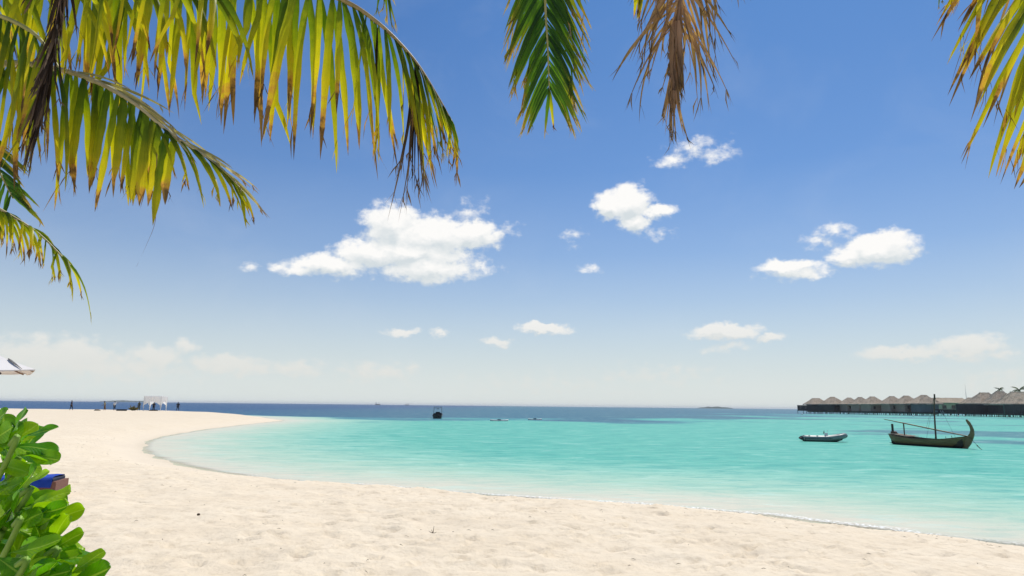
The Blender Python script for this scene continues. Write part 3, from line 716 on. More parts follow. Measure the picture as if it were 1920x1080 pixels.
m = MB(); m.loft([[r_[0]+Vector((.08, .05, -.02)), r_[0]+Vector((.12, .05, -.45)), r_[-1]+Vector((-.12, .05, -.45)), r_[-1]+Vector((-.08, .05, -.02))] for r_ in rings[:-1]], closed=False); m.build('cockpit', M_blk, mb_)
m = MB(); m.box((0, 2.3, .98), (1.0, .8, .8), top=.85); m.build('console', M_blk, mb_)
m = MB(); m.loft([[(-.86, .1, .80), (.86, .1, .80), (.86, .5, .80), (-.86, .5, .80)], [(-.72, .15, 1.12), (.72, .15, 1.12), (.72, .45, 1.12), (-.72, .45, 1.12)]], cap=True); m.build('stern_bench', M_blk, mb_)
fr = MB()
for sx in (-.86, .86):
    fr.tube([(sx, 1.4, .82), (sx*.98, 1.5, 1.6), (sx*.92, 1.6, 2.34)], .032, 6); fr.tube([(sx, 2.9, .9), (sx*.98, 2.8, 1.6), (sx*.92, 2.7, 2.34)], .032, 6); fr.tube([(sx*.92, 1.5, 2.34), (sx*.92, 2.8, 2.34)], .032, 6)
for y in (1.55, 2.75): fr.tube([(-.8, y, 2.34), (.8, y, 2.34)], .03, 6)
fr.tube([(-.83, 1.5, 2.05), (.83, 1.5, 2.05)], .022, 6); fr.build('canopy_frame', M_alu, mb_)
m = MB(); m.box((0, 2.15, 2.40), (1.62, 1.3, .05)); m.build('canopy', M_grey, mb_)
m = MB(); m.box((0, 2.0, 2.02), (.45, .2, .12)); m.build('speaker_pod', M_blk, mb_)
m = MB(); m.box((.62, 1.49, 2.03), (.26, .05, .07)); m.build('lamp', M_white, mb_)
for sx in (-.32, .32):
    e = MB(); e.loft([[(sx-w_, -y2, z), (sx+w_, -y2, z), (sx+w_, -y2-d2, z), (sx-w_, -y2-d2, z)] for z, w_, y2, d2 in ((-.5, .06, .1, .25), (.25, .08, .08, .3), (.35, .17, .05, .5), (.72, .18, .05, .55), (.82, .12, .1, .4))], cap=True)
    e.build('outboard_motor', M_blk if sx > 0 else M_navy, mb_)
for k, (px, py, lab) in enumerate(((936, 789.5, 'pale kayak on the reef edge right of the motor boat'), (1003, 787.5, 'small pale kayak farther right on the reef edge'))):
    p = gnd(px, py, 0); m = MB(); Lk = 2.9 if k else 3.4
    m.loft([[(x*Lk/2, -w_, .16+.10*abs(x)**3), (x*Lk/2, -w_*.6, -.05), (x*Lk/2, w_*.6, -.05), (x*Lk/2, w_, .16+.1*abs(x)**3), (x*Lk/2, 0, .22+.1*abs(x)**3)] for x, w_ in ((-1, .02), (-.7, .22), (-.3, .33), (.3, .33), (.7, .22), (1, .02))], cap=True)
    r = empty('kayak', (p.x, p.y, 0), R(8-20*k), lab, 'kayak'); m.build('hull', M_white, r, True)
    MB().box((0, 0, .30), (.7, .36, .12), top=.8).build('cockpit_rim', M_grey, r)

# ------------------------------------------------------------------ people on the spit
def skin_obj(name, verts, edges, radii, material, parent, sub=1, root=0):
    me = bpy.data.meshes.new(name); me.from_pydata([tuple(v) for v in verts], edges, []); me.update()
    o = bpy.data.objects.new(name, me); COL.objects.link(o); o.parent = parent; me.materials.append(material)
    sk = o.modifiers.new('skin', 'SKIN'); sk.use_smooth_shade = True
    if not me.skin_vertices: me.skin_vertices.new()
    for i, r_ in enumerate(radii):
        v = me.skin_vertices[0].data[i]; v.radius = (r_, r_) if not isinstance(r_, tuple) else r_; v.use_root = (i == root)
    sb = o.modifiers.new('sub', 'SUBSURF'); sb.levels = sub; sb.render_levels = sub
    return o
M_skin = mat('skin', (.16, .085, .055), .6, var=.1)
M_hair = mat('hair', (.012, .010, .009), .7)
def person(loc, face, pose, shirt, trousers, lab, h=1.72, long_shirt=0, skirt=False):
    """pose: dict of joint offsets (x right, y forward, z up) in units of body height"""
    root = empty('person', loc, face, lab, 'person', 'people on the sand spit')
    J = dict(pelvis=(0, 0, .53), waist=(0, 0, .61), chest=(0, .005, .72), neck=(0, 0, .835), head=(0, .01, .90), crown=(0, .01, .955),
             shL=(-.105, 0, .80), shR=(.105, 0, .80), elL=(-.135, -.01, .63), elR=(.135, -.01, .63), wrL=(-.145, .03, .49), wrR=(.145, .03, .49),
             hipL=(-.052, 0, .50), hipR=(.052, 0, .50), knL=(-.058, .015, .275), knR=(.058, .015, .275), anL=(-.06, -.01, .045), anR=(.06, -.01, .045),
             toL=(-.065, .075, .015), toR=(.065, .075, .015))
    J.update(pose); V = {k: Vector(v)*h for k, v in J.items()}
    names = ['pelvis', 'waist', 'chest', 'neck', 'head', 'crown', 'shL', 'elL', 'wrL', 'shR', 'elR', 'wrR', 'hipL', 'knL', 'anL', 'toL', 'hipR', 'knR', 'anR', 'toR']
    rr = [.085, .07, .088, .032, .055, .045, .040, .028, .020, .040, .028, .020, .055, .036, .024, .018, .055, .036, .024, .018]
    E = [(0, 1), (1, 2), (2, 3), (3, 4), (4, 5), (2, 6), (6, 7), (7, 8), (2, 9), (9, 10), (10, 11), (0, 12), (12, 13), (13, 14), (14, 15), (0, 16), (16, 17), (17, 18), (18, 19)]
    vs = [V[n] for n in names]; ra = [(r_*h, r_*h*.72) if i < 3 else r_*h for i, r_ in enumerate(rr)]
    for el_, wr in ((7, 8), (10, 11)):        # palm, four fingers and a thumb
        d = (vs[wr]-vs[el_]).normalized(); sgn = -1 if el_ == 7 else 1; sd_ = Vector((0, 1, 0)); sd_ = (sd_ - d*sd_.dot(d)).normalized(); inw = d.cross(sd_)*sgn
        pm = len(vs); vs.append(vs[wr]+d*.05*h); ra.append(.020*h); E.append((wr, pm))
        for k in range(4):
            a = len(vs); off = sd_*(.022*(1.5-k)/1.5)*h
            ln = (.040, .046, .042, .032)[k]*h
            vs.append(vs[pm]+off+d*.02*h); ra.append(.0062*h); E.append((pm, a)); vs.append(vs[a]+d*ln+inw*.010*h); ra.append(.0048*h); E.append((a, a+1))
        a = len(vs); vs.append(vs[wr]+d*.025*h+sd_*.026*h); ra.append(.0066*h); E.append((pm, a)); vs.append(vs[a]+d*.028*h+sd_*.008*h); ra.append(.005*h); E.append((a, a+1))
    hd = vs[4]; nn = len(vs); vs.append(hd + Vector((0, .058, -.005))*h); ra.append(.010*h); E.append((4, nn))
    skin_obj('body', vs, E, ra, M_skin, root)
    g = .012*h
    # shirt
    sv = [V['pelvis']+Vector((0, 0, -.02-long_shirt))*h, V['waist'], V['chest'], V['neck']-Vector((0, 0, .02))*h, V['shL'], V['elL'], V['shR'], V['elR']]
    skin_obj('shirt', sv, [(0, 1), (1, 2), (2, 3), (2, 4), (4, 5), (2, 6), (6, 7)], [(.098*h, .078*h), (.086*h, .066*h), (.100*h, .078*h), .040*h, .050*h, .040*h, .050*h, .040*h], shirt, root)
    if skirt:
        m = MB(); rings = []
        for u in (0, .3, .6, 1): 
            c_ = V['pelvis'].lerp((V['anL']+V['anR'])/2, u*.85); rx = (.095+.03*u)*h
            rings.append([c_+Vector((rx*math.cos(a)*(1+.06*math.sin(5*a)), rx*.75*math.sin(a)*(1+.06*math.sin(5*a)), .02*h*(1-u))) for a in [2*math.pi*k/20 for k in range(20)]])
        m.loft(rings); m.build('wrap_skirt', trousers, root, True)
    else:
        tv = [V['pelvis'], V['hipL'], V['knL'], V['anL']+Vector((0, 0, .03))*h, V['hipR'], V['knR'], V['anR']+Vector((0, 0, .03))*h]
        skin_obj('trousers', tv, [(0, 1), (1, 2), (2, 3), (0, 4), (4, 5), (5, 6)], [(.092*h, .075*h), .066*h, .047*h, .036*h, .066*h, .047*h, .036*h], trousers, root)
    m = MB(); c_ = V['crown']; m.ball(tuple(V['head'].lerp(c_, .55)+Vector((0, -.012*h, .004*h))), (.056*h, .062*h, .056*h), 10, 8); m.build('hair', M_hair, root, True)
    return root
C_dark = mat('dark_cotton', (.016, .018, .028), .8); C_black = mat('black_cotton', (.010, .010, .013), .85); C_navy = mat('navy_cotton', (.015, .02, .05), .8)
C_white = mat('white_cotton', (.72, .72, .72), .8, var=.08); C_olive = mat('olive_patterned_cotton', (.035, .05, .02), .8, vscale=9, col2=(.12, .12, .05))
C_beige = mat('beige_patterned_cotton', (.42, .38, .24), .8, vscale=10, col2=(.22, .22, .16)); C_brown = mat('brown_cotton', (.13, .085, .055), .85)
def spit(px, py=769.5, z=1.12):
    p = gnd(px, py, z); return (p.x, p.y, ground_z(p.x, p.y))
walk = dict(knL=(-.05, .09, .28), anL=(-.05, .10, .05), toL=(-.05, .18, .03), knR=(.05, -.02, .28), anR=(.05, -.12, .07), toR=(.05, -.05, .02), wrL=(-.14, -.05, .49), wrR=(.14, .10, .50))
apart = dict(anL=(-.11, 0, .045), toL=(-.13, .07, .015), knL=(-.09, .02, .275), anR=(.11, 0, .045), toR=(.13, .07, .015), knR=(.09, .02, .275), elL=(-.17, 0, .65), elR=(.17, 0, .65), wrL=(-.15, .06, .52), wrR=(.19, .02, .50))
person(spit(133), R(-80), walk, C_navy, C_dark, 'person in dark clothes walking alone at the far left of the spit', 1.8)
lean = dict(chest=(-.01, .03, .72), neck=(-.01, .05, .83), head=(-.01, .07, .895), crown=(-.01, .07, .95), anL=(-.10, -.06, .045), toL=(-.12, 0, .015), wrL=(-.17, .12, .5), wrR=(.15, .14, .55), shL=(-.115, .03, .79), shR=(.095, .03, .80))
person(spit(195.5), R(150), lean, C_beige, C_brown, 'person in patterned beige shirt and brown wrap beside the low sand heap', 1.8, skirt=True)
raised = dict(elR=(.21, .04, .80), wrR=(.30, .10, .82), anL=(-.07, 0, .045), anR=(.09, 0, .045))
person(spit(214), R(0), raised, C_white, C_dark, 'person in a long white shirt with one arm raised', 1.8, long_shirt=.13)
person(spit(260, 770), R(170), apart, C_olive, C_olive, 'stocky person in olive patterned clothes left of the draped canopy', 1.75)
person(spit(287.5, 770.5), R(200), lean, C_black, C_black, 'person in black under the arch of the white draped canopy', 1.72, long_shirt=.1)
person(spit(333, 770.5), R(10), apart, C_black, C_dark, 'person in black standing legs apart right of the draped canopy', 1.78)
# things lying on the spit
def lump(name, px, py, dims, m_, lab, cat, seed=1):
    x, y, z = spit(px, py); m = MB(); m.ball((0, 0, 0), dims, 16, 10)
    v = [Vector(q)*(1+.22*mnoise.noise(Vector(q)*3+Vector((seed, 0, 0)))) for q in m.v]
    o = mesh_obj(name, v, m.f, m_, smooth=True); o.location = (x, y, z); tag(o, lab, cat); return o
lump('sand_heap', 182, 770, (.62, .4, .24), mat('damp_sand', (.22, .17, .11), .95, vscale=8, var=.4), 'low heap of dark damp sand near the person in beige', 'sand heap', 3)
x, y, z = spit(228, 770.5)
r = empty('equipment_case', (x, y, z), R(2), 'long low black equipment case lying beside the person in white', 'case')
MB().box((0, 0, .13), (1.7, .5, .24)).build('case_body', M_blk, r); MB().box((0, 0, .275), (1.72, .52, .04)).build('lid', M_tubd, r)
M_bush = leaf_mat('heap_leaf', [(0, (.04, .07, .02)), (.6, (.10, .10, .04)), (1, (.20, .13, .06))], .2, .7, speck=False)
x, y, z = spit(250, 769.5)
r = empty('cut_palm_leaves', (x, y, z), 0, 'heap of cut palm leaves on a mound left of the olive person', 'leaf heap')
rr = random.Random(4)
for k in range(60):
    a = rr.uniform(0, 6.28); L = rr.uniform(.5, 1.1); b0 = Vector((rr.uniform(-.4, .4), rr.uniform(-.2, .2), rr.uniform(0, .3))); d = Vector((math.cos(a)*.8, math.sin(a)*.4, rr.uniform(.1, .9))).normalized(); s_ = d.cross(Vector((0, 1, .1))).normalized()*.07
    mesh_obj('leaf', [b0-s_, b0+s_, b0+d*L*.6+s_, b0+d*L, b0+d*L*.6-s_], [(0, 1, 2, 3, 4)], M_bush, r, attrs={'along': [0, 0, .6, 1, .6], 'across': [0, 1, 1, .5, 0]})
# draped canopy
M_drape = bpy.data.materials.new('white_voile'); M_drape.use_nodes = True; t = NT(M_drape.node_tree); M_drape.node_tree.nodes.clear()
o_ = t.n('ShaderNodeOutputMaterial'); d1 = t.n('ShaderNodeBsdfDiffuse'); d1.inputs[0].default_value = (.82, .82, .83, 1); d2 = t.n('ShaderNodeBsdfTranslucent'); d2.inputs[0].default_value = (.93, .93, .93, 1)
tc = t.n('ShaderNodeTexCoord'); nz_ = t.noise(tc.outputs['Object'], 3, 3, .5); t.l(t.mix(nz_, (.78, .78, .80), (.86, .86, .86)), d1.inputs[0])
mx = t.n('ShaderNodeMixShader'); mx.inputs[0].default_value = .62; t.l(d1.outputs[0], mx.inputs[1]); t.l(d2.outputs[0], mx.inputs[2]); t.l(mx.outputs[0], o_.inputs[0])
x, y, z = spit(285, 770.2); y += 1.0
gz = empty('draped_canopy', (x, y, z), R(8), 'white draped ceremony canopy on four posts at the end of the beach', 'canopy')
HW, HT = 1.55, 2.75
for sx in (-1, 1):
    for sy in (-1, 1): MB().box((sx*HW, sy*HW, HT/2-.1), (.10, .10, HT+.2)).build('post', M_white, gz)
MB().box((0, 0, HT+.03), (2*HW+.16, 2*HW+.16, .07)).build('top_cloth', M_drape, gz)
for k in range(4):
    a = k*math.pi/2; NX, NZ = 40, 14; vs = []; fs = []
    for j in range(NZ+1):
        v = j/NZ
        for i in range(NX+1):
            u = i/NX; s = u*2-1
            low = .95 + (.50-.95)*0
            edge = HT*.66 - HT*.30*abs(s)**1.3          # arch: high in the middle, low at the posts
            if abs(s) > .93: edge = HT*.22
            zz = HT + (edge-HT)*v
            xx = s*(HW-.02) + (.10 if s < 0 else -.10)*0
            pull = v*.35*max(0, abs(s)-.15)*(1-abs(s)); xx += math.copysign(pull, s)
            vs.append(Vector((xx, -HW-.08-.05*math.sin(s*26+k)-.05*v*math.sin(s*11+k), zz)))
    fs = [(j*(NX+1)+i, j*(NX+1)+i+1, (j+1)*(NX+1)+i+1, (j+1)*(NX+1)+i) for j in range(NZ) for i in range(NX)]
    for q in vs: q.rotate(Matrix.Rotation(a, 3, 'Z'))
    mesh_obj('curtain', vs, fs, M_drape, gz, True)
r = empty('low_platform', (x+.9, y-2.2, z), R(-8), 'low dark platform lying in front of the draped canopy', 'platform')
MB().box((0, 0, .10), (1.3, .8, .16)).build('platform_base', M_dark, r); MB().box((0, 0, .20), (1.1, .6, .05)).build('mat', M_blk, r)

# ------------------------------------------------------------------ parasol and lounger on the left
M_canv = mat('cream_canvas', (.78, .74, .70), .85, var=.03); M_wood = mat('teak', (.20, .11, .06), .6, vscale=6, stretch=(1, 1, .2))
corner = at(77, 693.5, 12.6); half = 1.55; rz = R(12)
cx, cy = corner.x - (half*math.cos(rz)*1.0+half*math.sin(rz)*0) - .02, corner.y
ez = corner.z; gz0 = ground_z(cx-.1, cy)
um = empty('parasol', (cx, cy, gz0), 0, 'cream square parasol with a pointed corner at the left edge', 'parasol')
e0 = ez-gz0; pk = e0+.62
# the corner points at the picture: canopy turned 45 degrees, eight panels in all
R2 = half
cor = [Vector((R2*math.cos(a), R2*math.sin(a), e0)) for a in [R(-6)+k*math.pi/2 for k in range(4)]]
top = Vector((0, 0, pk))
for k in range(4):
    a, b2 = cor[k], cor[(k+1) % 4]; N = 10; vs = []; fs = []; th = []
    for j in range(N+1):
        v = j/N
        for i in range(N+1):
            u = i/N; q = a.lerp(b2, u); p_ = top.lerp(q, v); p_.z -= .10*math.sin(math.pi*v)*.5 + .05*v*math.sin(math.pi*u); vs.append(p_)
    fs = [(j*(N+1)+i, (j+1)*(N+1)+i, (j+1)*(N+1)+i+1, j*(N+1)+i+1) for j in range(N) for i in range(N)]
    pn = mesh_obj('canopy_panel', vs, fs, M_canv, um, True)
    # hanging hem
    hv = []
    for i in range(N+1):
        q = a.lerp(b2, i/N); q = q.copy(); q.z -= .05*math.sin(math.pi*i/N); hv += [q, q+Vector((0, 0, -.022-.005*math.sin(i*1.9)))]
    mesh_obj('hem', hv, [(2*i, 2*i+1, 2*i+3, 2*i+2) for i in range(N)], M_canv, pn)
    MB().tube([Vector((0, 0, pk-.10)), top.lerp(a, .5)+Vector((0, 0, -.13)), top.lerp(a, .975)+Vector((0, 0, -.05))], .013, 6).build('rib', M_wood, um)
    MB().tube([Vector((0, 0, pk-.85)), (a+Vector((0, 0, pk)))*.5+Vector((0, 0, -.15))], .012, 6).build('strut', M_wood, um)
a, b2 = cor[0], cor[3]
qa = top.lerp(a, .64)+Vector((0, 0, -.045)); qb = a.lerp(b2, .09)+Vector((0, 0, -.015))
nrm = (a-top).cross(b2-top); nrm = nrm if nrm.z > 0 else -nrm; nrm.normalize()
m = MB(); m.tube([qa+nrm*.015, qa.lerp(qb, .25)+nrm*.02, qa.lerp(qb, .6)+nrm*.02, qb+nrm*.015], [.010, .018, .014, .004], 7); m.build('rib_pocket', mat('grey_webbing', (.34, .32, .29), .8), um, True)
for u in (.23, .46):
    q = a.lerp(b2, u); MB().ball((q.x, q.y, q.z-.09), .022, 8, 6).build('toggle', M_hd, um)
MB().tube([(0, 0, 0), (0, 0, pk+.05)], .028, 10).build('pole', M_wood, um, True)
MB().ball((0, 0, pk+.07), (.05, .05, .06), 10, 8).build('finial', M_wood, um)
MB().box((0, 0, .05), (.6, .6, .1), top=.8).build('base', M_grey, um)
# lounger
M_wick = mat('brown_wicker', (.20, .095, .07), .7, vscale=40, bump=.6, bscale=60); M_blue = mat('blue_towel', (.012, .055, .36), .85, bump=.4, bscale=90, var=.2); M_nav = mat('navy_cushion', (.02, .025, .05), .8)
pl = gnd(125, 919, 1.16); lz = ground_z(pl.x-.5, pl.y)
lg = empty('sun_lounger', (pl.x-1.40, pl.y+.3, lz), R(16), 'low brown wicker sun lounger with a blue towel behind the shrub', 'sun lounger')
MB().box((0, 0, .15), (1.96, .72, .19)).build('base', M_wick, lg)
for sx in (-.85, .85):
    for sy in (-.28, .28): MB().box((sx, sy, .0), (.08, .08, .10)).build('leg', M_wick, lg)
m = MB(); m.loft([[(x, -.33, z0), (x, -.34, z1), (x, .34, z1), (x, .33, z0)] for x, z0, z1 in ((-.93, .247, .30), (-.9, .247, .32), (.88, .247, .32), (.92, .247, .29))], cap=True); m.build('cushion', M_nav, lg)
tw = []; tf = []
for i in range(13):
    x = -.75 + 1.66*i/12
    for j, (yy, zz) in enumerate(((-.372, .14), (-.370, .24), (-.36, .325), (-.2, .33), (0, .335), (.2, .33), (.36, .325), (.37, .16))):
        tw.append((x+.012*math.sin(j*2+i*.4), yy-.012*math.sin(i*1.3)*(j < 2), zz+.006*math.sin(i*1.9+j)))
tf = [(i*8+j, i*8+j+1, (i+1)*8+j+1, (i+1)*8+j) for i in range(12) for j in range(7)]
tow = mesh_obj('beach_towel', tw, tf, M_blue, None, True); tow.location = lg.location; tow.rotation_euler = lg.rotation_euler; tag(tow, 'bright blue towel spread over the brown sun lounger', 'towel')
pl2 = Vector(lg.location)

# ------------------------------------------------------------------ beach litter: twigs, bits of weed and shell
M_twig = mat('dry_weed', (.10, .075, .05), .95, vscale=12, var=.4)
m = MB(); rr = random.Random(21)
for k in range(420):
    if k < 150: cy = 5.5+16*rr.random(); cx = rr.uniform(-.75, .85)*cy
    else:
        i = rr.randrange(3, len(P)+2); a = Vector((*shore[i], 0)); b2 = Vector((*shore[i+1], 0)); q = a.lerp(b2, rr.random()); tn = (b2-a).normalized(); nr = Vector((-tn.y, tn.x, 0))
        o = rr.uniform(1.6, 3.6)
        c1 = q+nr*o
        if shore_dist(np.array([c1.x]), np.array([c1.y]))[0] < 0: c1 = q-nr*o
        cx, cy = c1.x, c1.y
    z = ground_z(cx, cy)+.012; L = rr.uniform(.01, .035)*(1 if k < 150 else 1.5); a = rr.uniform(0, 6.28); d = Vector((math.cos(a), math.sin(a), rr.uniform(-.1, .25)))
    m.tube([Vector((cx, cy, z))-d*L, Vector((cx, cy, z+.008)), Vector((cx, cy, z))+d*L], [.0015, .0035, .0015], 4)
deb = m.build('dry_weed', M_twig); tag(deb, 'scattered bits of dry weed and twigs on the sand', 'dry weed', kind='stuff')
for (px, py, lab) in ((372, 967.5, 'small dark coconut husk alone on the pale sand'), (812, 994, 'small dry twig cluster standing on the sand near the middle')):
    p = gnd(px, py, 1.05); z = ground_z(p.x, p.y); m = MB()
    if px == 372:
        m.ball((0, 0, .018), (.026, .022, .020), 10, 8); o = m.build('coconut_husk', M_twig, smooth=True); cat_ = 'husk'
    else:
        for q in ((.05, .02, .02), (-.06, .01, .03), (.01, .02, .10), (-.02, -.03, .06)): m.tube([(0, 0, 0), q], [.006, .002], 5)
        o = m.build('twig', M_twig); cat_ = 'twig'
    o.location = (p.x, p.y, z); tag(o, lab, cat_)

# ------------------------------------------------------------------ palm fronds
GY = [(0, (.055, .11, .006)), (.25, (.13, .19, .008)), (.52, (.29, .31, .010)), (.80, (.42, .37, .015)), (.92, (.36, .20, .06)), (1, (.10, .06, .035))]
ML_y = leaf_mat('yellowing_palm_leaflet', GY, .60, .42, .45)
ML_g = leaf_mat('green_palm_leaflet', [(0, (.028, .085, .008)), (.55, (.065, .15, .010)), (.80, (.14, .16, .012)), (.93, (.26, .17, .04)), (1, (.30, .24, .14))], .48, .35, .40)
ML_d = leaf_mat('dead_palm_leaflet', [(0, (.46, .30, .20)), (.5, (.40, .26, .175)), (.8, (.19, .13, .09)), (1, (.10, .07, .05))], .35, .7, .6, .15)
ML_k = leaf_mat('withered_dark_leaflet', [(0, (.030, .019, .014)), (.6, (.05, .033, .024)), (1, (.16, .11, .08))], .15, .7, .5, .15, False)
M_rach = mat('palm_rachis', (.30, .30, .08), .45, vscale=20, stretch=(1, 1, 1), col2=(.42, .38, .16)); M_rachd = mat('dry_palm_rachis', (.24, .15, .09), .7, vscale=20)
M_rachs = mat('sun_bleached_rachis', (.48, .42, .24), .5, vscale=12)
M_rachg = mat('golden_rachis', (.26, .19, .07), .5, vscale=14, col2=(.42, .33, .16))
M_bark = mat('coconut_bark', (.20, .16, .12), .9, bump=.8, bscale=6, stretch=(1, 1, 10), var=.3)

def leaflet(parent, m_, P0, d0, L, w_, droop=1.5, nrm=None, rr=rnd, seg=11, twist=.6, sway=.12, base=0.0, pw=1.6, curl=0.0, split=True):
    d = Vector(d0).normalized(); p = Vector(P0); down = Vector((0, 0, -1)); n_ = Vector(nrm) if nrm else Vector((0, -1, .2))
    vs = []; fs = []; al = []; ac = []
    swx = Vector((rr.uniform(-1, 1), rr.uniform(-1, 1), 0))*sway
    tw0 = rr.uniform(-1, 1)*twist; tw1 = tw0 + rr.uniform(-1, 1)*twist*1.2
    fold = rr.uniform(.12, .42); kink = rr.random() < .13; kt = rr.randint(4, 8)
    for i in range(seg+1):
        t = i/seg
        side = d.cross(n_); side = side.normalized() if side.length > 1e-4 else Vector((1, 0, 0))
        nn = side.cross(d).normalized()
        side.rotate(Quaternion(d, tw0+(tw1-tw0)*t)); nn.rotate(Quaternion(d, tw0+(tw1-tw0)*t))
        wd = w_*(.45+.55*min(1, t/.15))*(1 if t < .35 else max(0.02, (1-((t-.35)/.65)**pw)))
        wd *= 1+.12*math.sin(i*1.9+tw0*9)
        vs += [p-side*wd*.5, p+nn*wd*fold, p+side*wd*.5]; al += [t, t, t]; ac += [0, .5, 1]
        st_ = L/seg
        p = p + d*st_
        d = (d + down*droop/seg + swx/seg*1.5).normalized()
        if kink and i == kt: d = (d + Vector((rr.uniform(-.5, .5), rr.uniform(-.3, .3), -.3))).normalized()
    for i in range(seg):
        a = 3*i; fs += [(a, a+1, a+4, a+3), (a+1, a+2, a+5, a+4)]
    if split:                                       # frayed threads at the tip
        for k in range(rr.randint(1, 3)):
            b0 = vs[3*(seg-2)+rr.choice((0, 2))]; d2 = (d + Vector((rr.uniform(-.45, .45), rr.uniform(-.3, .3), rr.uniform(-.2, .1)))).normalized(); n0 = len(vs); l2 = L*rr.uniform(.08, .2)
            s2 = Vector((.0016, 0, 0)); vs += [b0-s2, b0+s2, b0+d2*l2*.5-s2*.8+Vector((rr.uniform(-.01, .01), 0, 0)), b0+d2*l2*.5+s2*.8, b0+d2*l2+Vector((rr.uniform(-.02, .02), 0, -.01))]
            fs += [(n0, n0+1, n0+3, n0+2), (n0+2, n0+3, n0+4)]; al += [.9, .9, .97, .97, 1]; ac += [0, 1, 0, 1, .5]
    return mesh_obj('leaflet', vs, fs, m_, parent, True, attrs={'along': al, 'across': ac})

def poly_eval(pts, u):
    seg = [(pts[i+1]-pts[i]).length for i in range(len(pts)-1)]; tot = sum(seg); s = u*tot
    for i, l_ in enumerate(seg):
        if s <= l_ or i == len(seg)-1:
            return pts[i].lerp(pts[i+1], min(1, s/l_)), (pts[i+1]-pts[i]).normalized()
        s -= l_
def smooth_pts(pts, k=6):
    out = []
    for i in range(len(pts)-1):
        a = pts[max(i-1, 0)]; b_ = pts[i]; c_ = pts[i+1]; d = pts[min(i+2, len(pts)-1)]
        for j in range(k):
            t = j/k; out.append(.5*((2*b_)+(-a+c_)*t+(2*a-5*b_+4*c_-d)*t*t+(-a+3*b_-3*c_+d)*t**3))
    out.append(pts[-1].copy()); return out
def frond(tree, pts, r0, r1, rm, label=None):
    pts = smooth_pts([Vector(p) for p in pts]); n = len(pts)
    m = MB(); m.tube(pts, [r0+(r1-r0)*i/(n-1) for i in range(n)], 7)
    f = m.build('frond', rm, tree, True)
    if label: f['label'] = label
    return f, pts
def px_m(p): return p.y/FPX          # metres per photograph pixel at that depth

U = Vector
# --- left palm
left_crown = U((-6.2, 4.4, 6.4))
left = empty('palm_tree', (0, 0, 0), 0, 'large yellow green coconut palm whose fronds hang in from the upper left', 'palm tree')
zb = ground_z(-7.0, 4.2)
MB().tube(smooth_pts([U((-7.3, 4.0, zb-.3)), U((-7.1, 4.1, zb+1.5)), U((-6.7, 4.3, 4.2)), U((-6.2, 4.4, 6.4))], 8), [.24-.003*i for i in range(25)], 14).build('trunk', M_bark, left, True)
def row(f, pts, m_, i0, i1, n, side, out, fwd, Lf, w_px, droop, up=0.0, twist=.5, jit=.14, sway=.12, pw=2.6, nrm=None, dn=0.0, rr=rnd, split=True):
    """n leaflets along a rachis between two of its control points; side is the world direction they leave towards"""
    sub = pts[int(round(i0*6)):int(round(i1*6))+1]
    for k in range(n):
        u = (k+rr.uniform(.2, .8))/n; p, tg = poly_eval(sub, u); s = px_m(p)
        d = tg*fwd + U(side)*out + U((0, 0, up-dn)) + U((rr.uniform(-1, 1), rr.uniform(-1, 1), rr.uniform(-1, 1)))*jit
        L = (Lf(u) if callable(Lf) else Lf)*s*rr.uniform(.74, 1.08); wp = w_px(u) if callable(w_px) else w_px
        leaflet(f, m_, p, d, L, wp*s*rr.uniform(.75, 1.2), droop*rr.uniform(.8, 1.2), twist=twist, sway=sway, pw=pw, nrm=nrm, rr=rr, split=split)
# long arching frond across the top
f, p_ = frond(left, [left_crown, at(-200, -130, 4.2), at(0, -95, 4.1), at(200, -85, 4.05), at(420, -62, 4.0), at(560, -30, 3.95), at(650, 4, 3.9), at(703, 38, 3.87), at(745, 76, 3.85), at(783, 120, 3.83), at(818, 175, 3.82), at(848, 228, 3.8)], .030, .003, M_rachg)
for sy in (-1, 1):
    row(f, p_, ML_y, 1.6, 6, 33, (0, sy, 0), .22, .10, lambda u: 330+45*u, 15, 2.0, dn=.8, twist=.5)
    row(f, p_, ML_y, 6, 9, 9, (0, sy, 0), .22, .22, lambda u: 345-70*u, 10, 1.3, dn=.7, twist=.9, sway=.22, jit=.2, pw=2.0)
    row(f, p_, ML_y, 8, 11, 8, (0, sy, 0), .16, .5, lambda u: 250-120*u, 6.5, 1.1, dn=.5, twist=.9, sway=.2, jit=.16, pw=1.8)
    row(f, p_, ML_g, 9, 11, 5, (0, sy, 0), .16, .7, lambda u: 200-90*u, 3.5, 1.0, dn=.4, twist=.9, sway=.2, jit=.16)
q1 = at(781, 126, 3.83)
for k in range(17): leaflet(f, ML_k, q1+U((rnd.uniform(-.012, .012), 0, 0)), (rnd.uniform(-.13, .07), 0, -1), rnd.uniform(200, 330)*3.83/FPX, rnd.uniform(3.5, 7)*3.83/FPX, .3, twist=1.2, sway=.16, pw=1.3)
for k in range(7): leaflet(f, ML_g, at(722+rnd.uniform(-10, 10), -50, 4.1), (rnd.uniform(-.12, .28), 0, -1), rnd.uniform(80, 135)*4.1/FPX, 6*4.1/FPX, .3, twist=.6)
q1 = at(708, 52, 3.87)
for k in range(2): leaflet(f, ML_k, q1, (rnd.uniform(-.05, .02), 0, -1), 170*3.87/FPX, 5*3.87/FPX, .3, twist=1)
# second frond above it, filling the corner
f, p_ = frond(left, [left_crown+U((0, -.1, .1)), at(-150, -60, 3.9), at(20, -50, 3.75), at(160, -62, 3.7), at(300, -50, 3.65), at(420, -20, 3.6)], .03, .006, M_rach)
row(f, p_, ML_y, 1.4, 5, 17, (0, -1, 0), .2, .10, lambda u: 330-110*u, 12, 1.8, dn=.6, twist=.6)
row(f, p_, ML_y, 1.4, 5, 16, (0, 1, 0), .2, .40, lambda u: 310-90*u, 12, 1.6, dn=.4, twist=.6)
